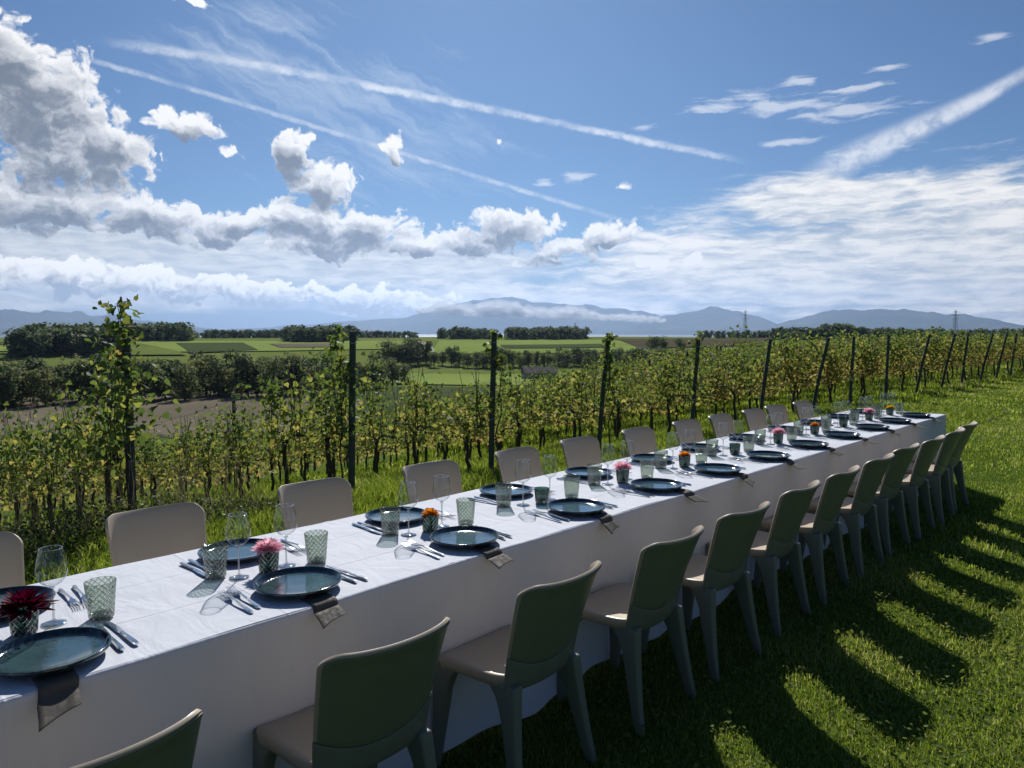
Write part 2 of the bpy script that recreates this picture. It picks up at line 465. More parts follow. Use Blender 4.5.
    tl = W.math('ADD', W.math('ADD', el, W.math('MULTIPLY', relief, -.05)), W.math('MULTIPLY', W.math('ADD', az, .61), .052))      # bank slopes down to the right
    bsh = W.ss(W.math('ADD', tl, W.math('MULTIPLY', W.math('SUBTRACT', lit, .5), .06)), azel(0, 289)[1], azel(0, 262)[1])
    bc = W.mix(bsh, kc((.27, .30, .34)), kc((1.08, 1.04, .96)))
    # cirrus / altocumulus sheet
    st = W.vmath('MULTIPLY', W.vmath('ADD', P, W.vmath('MULTIPLY', wv, (.6, .35, 0))), (1.0, 5.2, 0))
    rotm = W.node('ShaderNodeMapping', ins={'Rotation': (0, 0, -.10)}); W.l.new(st, rotm.inputs[0])
    s1 = W.noise(rotm.outputs[0], 5.5, 9, .66, .25); s2 = W.noise(rotm.outputs[0], 22, 6, .6, .3)
    sh = ell([(900, 258, 370, 84), (720, 275, 200, 50), (1100, 240, 260, 66), (560, 300, 260, 20), (820, 205, 110, 34)], P)
    fs = W.math('ADD', W.math('MULTIPLY', sh, 1.25), W.math('ADD', W.math('MULTIPLY', W.math('SUBTRACT', s1, .5), 2.1), W.math('MULTIPLY', W.math('SUBTRACT', s2, .5), .7)))
    as_ = W.math('MULTIPLY', W.ss(fs, -.25, .55), .95)
    sc = W.mix(W.ss(W.math('ADD', W.math('MULTIPLY', s2, .5), W.math('MULTIPLY', s1, .5)), .34, .62), kc((.36, .42, .49)), kc((.95, .91, .84)))
    # thin stratus veil on the left + wispy veil
    sv = ell([(150, 256, 360, 34), (360, 264, 220, 30), (40, 290, 300, 26)], P)
    av = W.math('MULTIPLY', W.ss(W.math('ADD', sv, W.math('MULTIPLY', W.math('SUBTRACT', s1, .5), 1.0)), -.1, .4), .93)
    vc = W.mix(W.ss(s2, .3, .7), kc((.44, .48, .52)), kc((.78, .77, .73)))
    # fibres
    fr = W.node('ShaderNodeMapping', ins={'Rotation': (0, 0, .42), 'Scale': (1, 1, 1)}); W.l.new(Q, fr.inputs[0])
    fr2 = W.vmath('MULTIPLY', fr.outputs[0], (1, 7, 0)); fib = W.noise(fr2, 6, 9, .68, .35)
    wsp = ell([(330, 90, 150, 60), (250, 60, 120, 50), (400, 150, 140, 60), (270, 20, 90, 30)], P)
    aw = W.math('MULTIPLY', W.ss(W.math('ADD', W.math('MULTIPLY', wsp, .6), W.math('MULTIPLY', W.math('SUBTRACT', fib, .5), 2.2)), .05, .9), .42)
    # streaks on the right
    stk = ell([(745, 97, 42, 7), (722, 108, 42, 6), (765, 107, 40, 8), (805, 106, 50, 9), (850, 112, 70, 8), (790, 142, 36, 4), (640, 126, 16, 4), (860, 88, 40, 4),
               (892, 68, 22, 4), (990, 36, 26, 5), (800, 82, 22, 5), (1010, 187, 60, 5), (880, 150, 60, 4), (575, 175, 18, 6), (545, 182, 10, 5)], W.vmath('ADD', P, W.vmath('MULTIPLY', wv, (.3, .28, 0))))
    ak = W.math('MULTIPLY', W.ss(W.math('ADD', W.math('MULTIPLY', stk, 1.0), W.math('MULTIPLY', W.math('SUBTRACT', s2, .48), 3.2)), .0, .95), .62)
    # contrails: e = q(az)
    def trail(pts, wpts, amp, nscale=60, solid=False):
        A = [azel(*p) for p in pts]
        cf = np.polyfit([a for a, e in A], [e for a, e in A], 3)
        v = W.math('ADD', W.math('MULTIPLY', az, float(cf[0])), float(cf[1]))
        v = W.math('ADD', W.math('MULTIPLY', v, az), float(cf[2])); v = W.math('ADD', W.math('MULTIPLY', v, az), float(cf[3]))
        nn = W.noise(P, nscale, 6, .65)
        dd = W.math('ABSOLUTE', W.math('ADD', W.math('SUBTRACT', el, v), W.math('MULTIPLY', W.math('SUBTRACT', nn, .5), .010 * amp)))
        a0, a1_ = A[0][0], A[-1][0]
        t = W.ss(az, min(a0, a1_), max(a0, a1_))
        w = W.math('ADD', wpts[0] / F, W.math('MULTIPLY', W.math('DIVIDE', W.math('SUBTRACT', az, a0), a1_ - a0, clamp=True), (wpts[1] - wpts[0]) / F))
        body = W.ss(W.math('DIVIDE', dd, w), .15, 1.0, 1, 0)
        amin, amax = min(a0, a1_), max(a0, a1_)
        lo = W.ss(az, amin - .02, amin + .07); hi = W.ss(az, amax - .07, amax + .02, 1, 0)
        tx = W.math('MULTIPLY', W.ss(nn, .3, .62, .3, 1), 1.0 if solid else W.ss(W.noise(P, 9, 4, .6), .32, .6, .25, 1))
        return W.math('MULTIPLY', W.math('MULTIPLY', body, tx), W.math('MULTIPLY', lo, hi))
    t1 = W.math('MULTIPLY', trail([(55, 50), (150, 78), (260, 108), (340, 135), (430, 162), (520, 190), (640, 225)], (3.2, 3.6), .55, 45), .62)
    t2 = W.math('MULTIPLY', trail([(110, 42), (240, 62), (340, 82), (440, 98), (540, 118), (640, 142), (742, 160)], (5.5, 4.5), 1.1, 40), .85)
    t3 = W.math('MULTIPLY', trail([(1060, 50), (1000, 88), (930, 122), (870, 150), (800, 185)], (6, 22), .6, 38, True), .85)
    t4 = W.math('MULTIPLY', trail([(800, 185), (700, 228), (600, 258)], (5, 4), .3, 38), .5)
    # generic cloud behind and above the camera
    gl = W.noise(D, 1.8, 6, .55); back = W.ss(d2, .45, .1, 0, 1) if False else W.ss(d2, .1, .5, 1, 0)
    ag = W.math('MULTIPLY', W.ss(gl, .50, .70), W.math('MULTIPLY', back, .8))
    skc = sky.outputs[0]
    tint = W.vmath('MULTIPLY', skc, (.385, .625, .87))
    c = tint
    # pale horizon air
    c = W.mix(W.ss(el, .0, .12, .9, 0), c, kc((.15, .22, .36)))
    for a, cl in ((ag, kc((.15, .155, .165))), (aw, kc((.62, .68, .75))), (t1, kc((.72, .75, .8))), (t2, kc((.72, .75, .8))), (t4, kc((.66, .7, .75))), (t3, kc((.74, .76, .8))), (ak, kc((.74, .76, .8))),
                  (av, vc), (as_, sc), (a2, bc), (a1, cc)):
        c = W.mix(a, c, cl)
    W.l.new(c, bg.inputs[0])
build_clouds()

sun_d = bpy.data.lights.new('sun', 'SUN'); sun_d.energy = 5.0; sun_d.angle = radians(.53); sun_d.color = (1.0, .97, .92)
sun = bpy.data.objects.new('sun', sun_d); col.objects.link(sun)
sun.rotation_euler = sun_vec.to_track_quat('Z', 'Y').to_euler()

# ------------------------------------------------------------------ ground sheet
def axis(n0, n1, fine0, fine1, step, grow):
    v = list(np.arange(fine0, fine1 + 1e-6, step))
    s = step; x = fine1
    while x < n1: s *= grow; x += s; v.append(x)
    s = step; x = fine0
    while x > n0: s *= grow; x -= s; v.insert(0, x)
    return np.array(v)
xs = axis(-4600, 700, -34, 6, .5, 1.045); ys = axis(-500, 4600, -3, 40, .6, 1.045)
X, Y = np.meshgrid(xs, ys, indexing='ij'); Z = hz(X, Y)
ni, nj = X.shape
V = np.stack([X, Y, Z], -1).reshape(-1, 3)
I = np.arange(ni * nj).reshape(ni, nj)
q = np.stack([I[:-1, :-1], I[1:, :-1], I[1:, 1:], I[:-1, 1:]], -1).reshape(-1, 4)
me = mesh_np('ground', V, q.ravel(), np.full(len(q), 4), M['ground'], smooth=True)
me.materials.append(M['meadow'])
cen = V[q].mean(1); far = (np.hypot(cen[:, 0], cen[:, 1]) > 120).astype(np.int32)
me.polygons.foreach_set('material_index', far)
tag(link('ground', me), kind='structure')

# lake
def mat_water():
    mt, nt, out = new_mat('lake_water')
    princ(nt, out, (.05, .085, .12), .5, Normal=bump(nt, nt.noise(pos(nt), .02, 6), .3, 2.0), Specular_IOR_Level=.1)
    return mt
s = 30500
tag(mesh_obj('lake', [(-s, -s, -80), (s, -s, -80), (s, s, -80), (-s, s, -80)], [(0, 1, 2, 3)], mat_water()), kind='structure')

# fields draped on the terrain
def patch(name, quad, mat, lift=.5, n=24):
    C4 = [ground_at(*p)[:2] for p in quad]
    V = []
    for i in range(n):
        for j in range(n):
            u, v = i / (n - 1), j / (n - 1)
            p = (C4[0] * (1 - u) + C4[1] * u) * (1 - v) + (C4[3] * (1 - u) + C4[2] * u) * v
            V.append((p[0], p[1], float(hz(p[0], p[1])) + lift))
    o = mesh_obj(name, V, grid_faces(n, n), mat, smooth=True)
    return tag(o, kind='structure')
patch('ploughed_field', [(-90, 391), (372, 388), (372, 432), (-90, 440)], M['plough'], .14, 60)
patch('bright_field', [(-60, 341), (415, 341), (395, 349.5), (-60, 352)], M['bright'], .7)
patch('crop_field', [(176, 344), (243, 343.5), (258, 351), (190, 354)], M['crop'], 1.0)
patch('green_field', [(20, 347), (140, 344.5), (188, 356), (20, 356)], M['meadow'], 1.1)
patch('bright_field', [(440, 341), (612, 340), (650, 352), (432, 354)], M['bright'], .7)
patch('ploughed_field', [(396, 345.5), (430, 345.5), (424, 360), (405, 360)], M['plough'], 1.1)
patch('bright_field', [(385, 374), (640, 372), (650, 384), (375, 384)], M['bright'], .5)
patch('yellow_field', [(330, 387), (600, 385), (620, 404), (330, 404)], M['crop'], .5)
patch('crop_field', [(-40, 342.5), (70, 342.5), (60, 346), (-60, 346)], M['crop'], 1.2)
patch('ploughed_field', [(270, 345), (330, 344.5), (345, 348), (280, 348.5)], M['plough'], 1.2)
patch('crop_field', [(500, 346), (600, 345), (612, 348.5), (505, 349.5)], M['crop'], 1.2)
patch('vineyard_field', [(612, 339.5), (770, 338.5), (760, 346), (640, 350)], M['vinefield'], .9)
patch('bright_field', [(700, 350), (780, 347), (790, 356), (690, 360)], M['bright'], .8)
def track(name, pts, w, lift=1.4):
    P = [ground_at(*p) for p in pts]
    V = []
    for i, p in enumerate(P):
        t = P[min(i + 1, len(P) - 1)] - P[max(i - 1, 0)]; n = np.array([-t[1], t[0]]); n = n / np.linalg.norm(n) * w / 2
        for sg in (-1, 1):
            x, y = p[0] + n[0] * sg, p[1] + n[1] * sg
            V.append((x, y, float(hz(x, y)) + lift))
    tag(mesh_obj(name, V, grid_faces(len(P), 2), M['track']), kind='structure')
def dens(pts, k=6):
    out = []
    for a, b in zip(pts[:-1], pts[1:]):
        for i in range(k): out.append((a[0] + (b[0] - a[0]) * i / k, a[1] + (b[1] - a[1]) * i / k))
    return out + [pts[-1]]
track('path', dens([(370, 381), (385, 375), (398, 370.5), (409, 367)]), 4.5, .9)
track('path', dens([(427, 360), (428.5, 352), (427, 347), (421, 344), (411, 342)]), 9, 1.6)

# ------------------------------------------------------------------ mountains
def fbm(x, y, oct=6, seed=0):
    r = np.random.default_rng(seed); v = np.zeros_like(x); a = 1.0; f = 1.0
    for o in range(oct):
        for _ in range(3):
            th = r.uniform(0, 2 * pi); ph = r.uniform(0, 2 * pi); k = f * r.uniform(.7, 1.4)
            v += a * np.sin((x * cos(th) + y * sin(th)) * k + ph + 1.3 * np.sin((x * sin(th) - y * cos(th)) * k * .7 + ph)) / 3
        a *= .5; f *= 2.03
    return v
def mountains(profile, dist, depth, seed, rough=60):
    n, md = 260, 40
    px = np.linspace(profile[0][0], profile[-1][0], n)
    py = np.interp(px, [p[0] for p in profile], [p[1] for p in profile])
    kk = np.hanning(9); kk /= kk.sum(); py = np.convolve(np.pad(py, 4, 'edge'), kk, 'valid')
    dirs = np.array([ray(a, 332)[:2] / np.linalg.norm(ray(a, 332)[:2]) for a in px])
    cosv = np.array([d @ np.array([-sin(yaw), cos(yaw)]) for d in dirs])
    top = HC + (332 - py) / F * dist * cosv
    V = np.zeros((md, n, 3))
    for j in range(md):
        t = j / (md - 1)                          # 0 foot near the viewer, .7 crest, 1 back foot
        r = dist - depth * .7 + depth * t
        shp = np.clip(t / .7, 0, 1) ** 1.25 if t <= .7 else (1 - (t - .7) / .3 * .9)
        x = dirs[:, 0] * r; y = dirs[:, 1] * r
        nz = fbm(x / 900, y / 900, 6, seed) * rough * (shp ** .8) * (1 if t <= .7 else .5)
        if abs(t - .7) < .03: nz = fbm(px * .11, px * .05 + seed, 6, seed) * rough * 1.15
        z = -95 + (top + 95) * shp + nz * np.clip((top + 95) / 700, .15, 1)
        V[j, :, 0] = x; V[j, :, 1] = y; V[j, :, 2] = z
    I = np.arange(md * n).reshape(md, n)
    q = np.stack([I[:-1, :-1], I[:-1, 1:], I[1:, 1:], I[1:, :-1]], -1).reshape(-1, 4)
    tag(link('mountains', mesh_np('mountains', V.reshape(-1, 3), q.ravel(), np.full(len(q), 4), M['mount'], smooth=True)), kind='structure')
mountains([(700, 336), (745, 331), (770, 325), (795, 319), (820, 312), (848, 308), (862, 310), (880, 309), (905, 311), (950, 314), (985, 318), (1024, 325), (1090, 334), (1150, 338)], 23000, 7000, 5, 55)
mountains([(590, 336), (630, 326), (665, 315), (690, 311), (716, 307), (735, 310), (760, 318), (785, 326), (820, 334), (840, 337)], 25500, 6000, 9, 55)
mountains([(120, 337), (220, 330), (300, 325), (350, 321), (400, 317), (432, 309), (452, 305), (470, 302), (497, 298), (512, 296.5), (530, 300), (560, 303), (600, 308), (640, 312), (680, 322), (720, 334)], 27500, 5000, 14, 70)
mountains([(-120, 306), (-60, 309), (0, 309), (30, 312), (60, 311), (95, 315), (130, 318), (170, 323), (210, 328), (240, 333), (260, 337)], 24000, 7000, 21, 55)
mountains([(-300, 330), (0, 328), (300, 330), (500, 329), (700, 330), (900, 329), (1200, 327), (1500, 330)], 29000, 2500, 33, 30)

# low cloud bank lying before the central peaks
def cloud_bank():
    import bmesh
    bm = bmesh.new(); bmesh.ops.create_icosphere(bm, subdivisions=2, radius=1)
    sv = np.array([v.co[:] for v in bm.verts]); sf = np.array([[v.index for v in f.verts] for f in bm.faces]); bm.free()
    V, L = [], []; n0 = 0; r = np.random.default_rng(3)
    for k in range(620):
        t = r.beta(.9, 1.1)
        px = 418 + 248 * t; base = 312 + 10 * t
        th = (14 * (1 - t) ** .7 + 3.5) * min(1, .15 + t * 4) * r.uniform(.35, 1) * (1 + .25 * sin(px * .09))
        D = 17500 + r.uniform(-500, 500)
        d = ray(px, 332); d = d[:2] / np.linalg.norm(d[:2]); x, y = d * D; cv = d @ np.array([-sin(yaw), cos(yaw)])
        z0 = HC + (332 - base) / F * D * cv
        hh = th / F * D
        rad = hh * r.uniform(.12, .26) + 22; zc = z0 + r.uniform(.0, .85) * hh
        n = sv * np.array([rad * r.uniform(1.2, 2.6), rad * r.uniform(1.2, 2.6), rad])
        ns = fbm(sv[:, 0] * 3 + k, sv[:, 1] * 3 + sv[:, 2] * 2.7, 4, 8) * .16 + 1
        p = n * ns[:, None] + np.array([x, y, zc])
        V.append(p); L.append(sf + n0); n0 += len(sv)
    V = np.concatenate(V); L = np.concatenate(L)
    mt, nt, out = new_mat('cloud_vapour')
    df = nt.node('ShaderNodeBsdfDiffuse', ins={'Color': (.92, .92, .92, 1)}); tl = nt.node('ShaderNodeBsdfTranslucent', ins={'Color': (.92, .92, .92, 1)})
    ms = nt.node('ShaderNodeMixShader', ins={0: .6}); nt.l.new(df.outputs[0], ms.inputs[1]); nt.l.new(tl.outputs[0], ms.inputs[2])
    tp = nt.n.new('ShaderNodeBsdfTransparent'); m2 = nt.node('ShaderNodeMixShader', ins={0: .22}); nt.l.new(tp.outputs[0], m2.inputs[1]); nt.l.new(ms.outputs[0], m2.inputs[2]); nt.l.new(m2.outputs[0], out.inputs[0])
    tag(link('clouds', mesh_np('clouds', V, L.ravel(), np.full(len(L), 3), mt, smooth=True)), kind='structure')
cloud_bank()

# ------------------------------------------------------------------ haze
hb = MB().box((-31000, -31000, -120), (31000, 31000, 1520))
hm = bpy.data.materials.new('haze_air'); hm.use_nodes = True; H = NT(hm.node_tree); H.n.clear()
ho = H.n.new('ShaderNodeOutputMaterial')
pv = H.node('ShaderNodeVolumePrincipled', ins={'Color': (.46, .65, .98, 1), 'Density': 3.0e-5, 'Anisotropy': 0.5})
H.l.new(pv.outputs[0], ho.inputs['Volume'])
tag(mesh_obj('haze', hb.V, hb.F, hm), kind='stuff', label='thin blue haze over the valley and mountains', cat='haze')

# ------------------------------------------------------------------ leaf clouds (numpy)
LEAF = np.array([(0, 0), (.42, .05), (.55, .45), (.30, .62), (0, 1.05), (-.30, .62), (-.55, .45), (-.42, .05)])
def leaves(P, N, size, rs, droop=.5):
    """P (n,3) positions, N (n,3) facing; lobed leaves folded along the midrib"""
    n = len(P)
    N = N / np.linalg.norm(N, axis=1)[:, None]
    t = rs.normal(size=(n, 3)) * .6; t[:, 2] -= droop
    A = t - (t * N).sum(1)[:, None] * N; A /= np.linalg.norm(A, axis=1)[:, None] + 1e-9
    B = np.cross(N, A)
    L = LEAF
    fold = rs.uniform(-.15, .5, n)
    V = P[:, None, :] + size[:, None, None] * (A[:, None, :] * L[None, :, 1:2] + B[:, None, :] * L[None, :, 0:1]
        + N[:, None, :] * (np.abs(L[None, :, 0:1]) * fold[:, None, None] - .18 * L[None, :, 1:2] ** 2))
    base = (np.arange(n) * 8)[:, None]
    f = np.array([0, 1, 2, 3, 4, 0, 4, 5, 6, 7])
    return V.reshape(-1, 3), (base + f).ravel(), np.full(n * 2, 5)

def vine_mesh(seed, nleaf, size, dense, tall=1.0):
    r = np.random.default_rng(seed)
    P, T = [], []
    nsh = 9 if not dense else 12
    per = nleaf // nsh
    top = (r.uniform(1.30, 1.64) if not dense else r.uniform(1.5, 1.75)) * tall
    for s in range(nsh):
        x0 = r.uniform(-.5, .5) if dense else float(np.clip(r.normal(0, .19), -.45, .45)); y0 = r.uniform(-.08, .08)
        h = top * r.uniform(.78, 1.06) * (1 if dense else 1.06 - .55 * abs(x0)); 
        if r.random() < (.06 if dense else .22): h *= r.uniform(1.08, 1.22)
        z = .58 + (h - .58) * r.random(per) ** .85
        sway = r.normal(0, .10)
        wd = (.17 if dense else .12) * (1.15 - .5 * (z - .6) / 1.2)
        x = x0 + sway * (z - .6) + r.normal(0, .11, per); y = y0 + r.normal(0, 1, per) * wd
        P.append(np.stack([x, y, z], 1)); T.append(np.clip((.66 if not dense else .82) - (.42 if not dense else .46) * (z - .55) / 1.1 + r.normal(0, .10, per) + r.normal(0, .09), 0, 1))
    P = np.concatenate(P); T = np.concatenate(T)
    N = r.normal(size=P.shape); N[:, 1] += np.sign(P[:, 1]) * 1.1; N[:, 2] += .35
    sz = size * r.uniform(.55, 1.15, len(P))
    V, L, S = leaves(P, N, sz, r)
    return mesh_np('foliage', V, L, S, M['vine'], attr=('tone', np.repeat(T, 8)))
def vine_wood(seed, canes=5):
    r = random.Random(seed); mb = MB()
    x = r.uniform(-.06, .06); pts = [(x, 0, -.15)]; a = r.uniform(-.22, .22)
    for k in range(1, 7):
        pts.append((x + a * k / 6 * .5 + r.uniform(-.025, .025), r.uniform(-.03, .03), k * .115))
    mb.add(tube(pts, [.034, .030, .027, .026, .028, .024, .03], 7))
    hx, _, hzz = pts[-1]
    for sg in (-1, 1):
        mb.add(tube([(hx, 0, hzz - .02), (hx + sg * .14, 0, hzz + .08), (hx + sg * .42, .01, hzz + .09 + r.uniform(-.03, .03))], [.02, .014, .009], 5))
    for k in range(canes):
        cx = hx + r.uniform(-.4, .4); mb.add(tube([(cx, 0, hzz + .05), (cx + r.uniform(-.06, .06), r.uniform(-.06, .06), 1.1), (cx + r.uniform(-.14, .14), r.uniform(-.1, .1), 1.62)], [.008, .005, .003], 4))
    me = bpy.data.meshes.new('trunk'); me.from_pydata(mb.V, [], mb.F); me.polygons.foreach_set('use_smooth', [True] * len(me.polygons)); me.materials.append(M['bark'])
    return me
near_fol = [vine_mesh(100 + k, 430, .064, False, 1.03) for k in range(6)]
mid_fol = [vine_mesh(200 + k, 760, .072, True, .98) for k in range(6)]
woods = [vine_wood(300 + k) for k in range(8)]

rows = [2.33, 4.38, 6.48, 8.69, 11.2, 13.6, 15.9, 18.0, 20.3, 22.5, 24.7, 26.8, 28.8, 30.9, 33.0, 35.1, 37.2, 39.3, 41.4]
def x_end(y): return -6.62 + .042 * max(0, y - 8) if y > 3 else -7.05
stake_lean = [0.0, .08, .07, .18, .12, .20, .34, .05, .02, .32, .34, .15, .36, .30, .15, .34, .3, .3, .3]

_clips = {}
def clip_me(w, VF):
    if w not in _clips:
        me = bpy.data.meshes.new('wire_clip'); me.from_pydata(VF[0], [], VF[1]); me.materials.append(M['pylon']); _clips[w] = me
    return _clips[w]
def stake(x, y, h, lean, label, w=.05, group='posts of the vineyard trellis'):
    z = float(hz(x, y))
    o = empty('vineyard_post', (x, y, z)); tag(o, label, 'post', group)
    pts = [(0, 0, -.2), (lean * .5, 0, h * .5), (lean, 0, h)]
    V, Fc = tube(pts, [w, w * .96, w * .9], 10)
    mesh_obj('pole', V, Fc, M['stake'], o, smooth=False)
    for t in (.38, .68, .93):
        VF = lathe([(w * .9, -.006), (w * 1.12, -.005), (w * 1.12, .005), (w * .9, .006)], 8)
        c = link('wire_clip', clip_me(w, VF), o); c.location = (lean * t, 0, h * t)
    return o
def row_wires(o, xe, y, L):
    for hgt in (.72, 1.15, 1.5):
        pts = []
        for k in range(int(L / 1.6) + 1):
            x = xe - k * 1.6; pts.append((x - xe + .02, 0, float(hz(x, y)) + hgt - o.location.z))
        VF = tube(pts, [.0022] * len(pts), 4); mesh_obj('trellis_wire', VF[0], VF[1], M['pylon'], o)

vine_n = 0
for ri, y in enumerate(rows):
    xe = x_end(y); hgt = 1.78 if ri < 4 else 1.66
    rn = ordn(ri + 1)
    ln = stake_lean[ri]
    ep = stake(xe, y, hgt, ln, ('upright' if ln < .07 else 'leaning') + f' dark end post of the {rn} vineyard row from the left', .037 if ri else .036)
    if ri < 14: row_wires(ep, xe, y, 14)
    for k, dx in enumerate((7.2, 12.3)):
        if ri < 11 and not (ri == 0 and k == 1):
            stake(xe - dx, y, 1.92 if ri < 3 else 1.72, 0.0, f'thin post {"inside" if k == 0 else "deep inside"} the {rn} vineyard row from the left', .036)
    nv = 15 if ri < 13 else 12
    for k in range(nv):
        x = xe - .45 - k * (1.02 if ri < 6 else .92) + R.uniform(-.1, .1); yy = y + R.uniform(-.05, .05)
        v = empty('grapevine', (x, yy, float(hz(x, yy))), R.choice((0, pi)) + R.uniform(-.08, .08))
        tag(v, f'grapevine {ordn(k + 1)} from the lawn end in the {rn} vineyard row from the left', 'grapevine', 'grapevines trained in rows on the slope')
        s = R.uniform(.93, 1.07); v.scale = (1, 1, s * (1.0 if ri > 5 else R.choice((.9, 1.0, 1.05))))
        link('trunk', R.choice(woods), v)
        link('foliage', R.choice(near_fol if ri < 6 else mid_fol), v)
        vine_n += 1
print('vines', vine_n)

# far vines as one mass
def far_vines():
    r = np.random.default_rng(5); P, T, S = [], [], []
    WV, WF = [], []
    for y in list(np.arange(43.5, 130, 2.1)) + rows:
        xe = x_end(min(y, 30)) + (.02 * (y - 30) if y > 30 else 0)
        if y < 42: x0, x1, n = xe - (15 if y < 30 else 12) * .92 - .5, xe - 34, 30
        else: x0, x1, n = xe, xe - 16, 50
        length = x0 - x1; cnt = int(length * n)
        if y > 42 :
            t = xe
        x = x0 - length * r.random(cnt); z = .6 + 1.1 * r.random(cnt) ** .8 * r.uniform(.8, 1.1, cnt)
        yy = y + r.normal(0, .2, cnt)
        P.append(np.stack([x, yy, hz(x, yy) + z], 1)); T.append(np.clip(.7 - .42 * (z - .6) / 1.1 + r.normal(0, .12, cnt), 0, 1)); S.append(r.uniform(.13, .24, cnt))
    P = np.concatenate(P); T = np.concatenate(T); S = np.concatenate(S)
    N = r.normal(size=P.shape); N[:, 2] += .4
    V, L, Z_ = leaves(P, N, S, r)
    tag(link('vine_rows', mesh_np('vine_rows', V, L, Z_, M['vine'], attr=('tone', np.repeat(T, 8)))), 'distant vine rows merging into one green mass down the slope', 'vines', kind='stuff')
far_vines()

# end shoots: a leafy climbing shoot above the first post and other tall shoots
def shoot(x, y, h, n, seed, label, spread=.10, z0=.7, size=.075):
    r = np.random.default_rng(seed)
    o = empty('vine_shoot', (x, y, float(hz(x, y)))); tag(o, label, 'vine shoot', 'tall leafy shoots climbing vineyard posts')
    t = r.random(n); z = z0 + (h - z0) * t
    cx = .07 * np.sin(z * 5 + seed) + .05 * np.sin(z * 11)
    P = np.stack([cx + r.normal(0, spread, n) * (1.15 - .75 * t), r.normal(0, spread, n) * (1.15 - .75 * t), z], 1)
    N = r.normal(size=P.shape); N[:, 2] += .3
    V, L, S = leaves(P, N, size * r.uniform(.5, 1.15, n), r)
    f = link('foliage', mesh_np('foliage', V, L, S, M['vine'], attr=('tone', np.repeat(np.clip(r.normal(.33, .14, n), 0, 1), 8))), o)
    zz = np.linspace(.05, h * .985, 14)
    VF = tube([(float(.07 * sin(a * 5 + seed) + .05 * sin(a * 11)) * min(1, a), 0, float(a)) for a in zz], list(np.linspace(.012, .003, 14)), 5)
    mesh_obj('stem', VF[0], VF[1], M['bark'], o)
shoot(-7.0, 2.28, 2.12, 420, 1, 'tallest leafy shoot curling above the first post on the left', .17)
shoot(-6.62, 4.28, 1.84, 150, 2, 'leafy shoot on the upright post behind the third chair', .10)
shoot(-6.5, 6.5, 1.8, 150, 3, 'leafy shoot around the post behind the fifth vineyard-side chair', .11)
shoot(-6.3, 8.6, 1.72, 120, 4, 'leafy shoot on the leaning post right of centre', .10)
shoot(-6.45, 11.2, 1.8, 120, 6, 'leafy shoot topping the post near the far half of the table', .10)

# ------------------------------------------------------------------ grass
def in_view(x, y, z=0, ml=160, mr=620, mb=420):
    v = np.stack([x, y, np.full_like(x, z)], 1) - CAM
    d = v @ fw
    px = 512 + F * (v @ rt) / np.maximum(d, .01); py = 384 - F * (v @ up) / np.maximum(d, .01)
    return (d > .3) & (px > -ml) & (px < 1024 + mr) & (py < 768 + mb)
def patchy(x, y, s, seed): return fbm(x * s, y * s, 3, seed)
def blades(regions, seed, mat, name, label, tb=.45):
    r = np.random.default_rng(seed); Vs, Ls, Ss, Ts = [], [], [], []; base = 0
    for (x0, x1, y0, y1, dens_, hmin, hmax, w, cond) in regions:
        n = int((x1 - x0) * (y1 - y0) * dens_)
        x = r.uniform(x0, x1, n); y = r.uniform(y0, y1, n)
        k = in_view(x, y)
        if cond is not None: k &= cond(x, y)
        x, y = x[k], y[k]; n = len(x)
        if not n: continue
        pn = patchy(x, y, 2.6, 4); pn2 = patchy(x, y, .6, 8)
        h = r.uniform(hmin, hmax, n) * (1 + .40 * np.clip(pn, -1, 1.4))
        th = r.uniform(0, 2 * pi, n); lean = r.uniform(.1, .85, n) * h; ph = r.uniform(0, 2 * pi, n)
        z = hz(x, y)
        bx, by = np.cos(th) * w / 2, np.sin(th) * w / 2
        lx, ly = np.cos(ph) * lean, np.sin(ph) * lean
        W2 = r.uniform(.6, 1.3, n)
        V = np.empty((n, 5, 3))
        V[:, 0] = np.stack([x - bx * W2, y - by * W2, z - .004], 1); V[:, 1] = np.stack([x + bx * W2, y + by * W2, z - .004], 1)
        V[:, 2] = np.stack([x + bx * .8 + lx * .35, y + by * .8 + ly * .35, z + h * .6], 1); V[:, 3] = np.stack([x - bx * .8 + lx * .35, y - by * .8 + ly * .35, z + h * .6], 1)
        V[:, 4] = np.stack([x + lx, y + ly, z + h * .92], 1)
        Vs.append(V.reshape(-1, 3)); b = (base + np.arange(n) * 5)[:, None]
        Ls.append((b + np.array([0, 1, 2, 3, 3, 2, 4])).ravel()); Ss.append(np.tile([4, 3], n)); base += n * 5
        Ts.append(np.repeat(np.clip(tb + .20 * pn + .14 * pn2 + r.normal(0, .16, n) + (r.random(n) < .035) * .5, 0, 1), 5))
    me = mesh_np(name, np.concatenate(Vs), np.concatenate(Ls), np.concatenate(Ss), mat, attr=('tone', np.concatenate(Ts)))
    print(name, base // 5)
    return tag(link(name, me), label, 'grass', kind='stuff')
rr = lambda x, y: np.hypot(x, y)
nearc = lambda a, b: (lambda x, y: (rr(x, y) >= a) & (rr(x, y) < b))
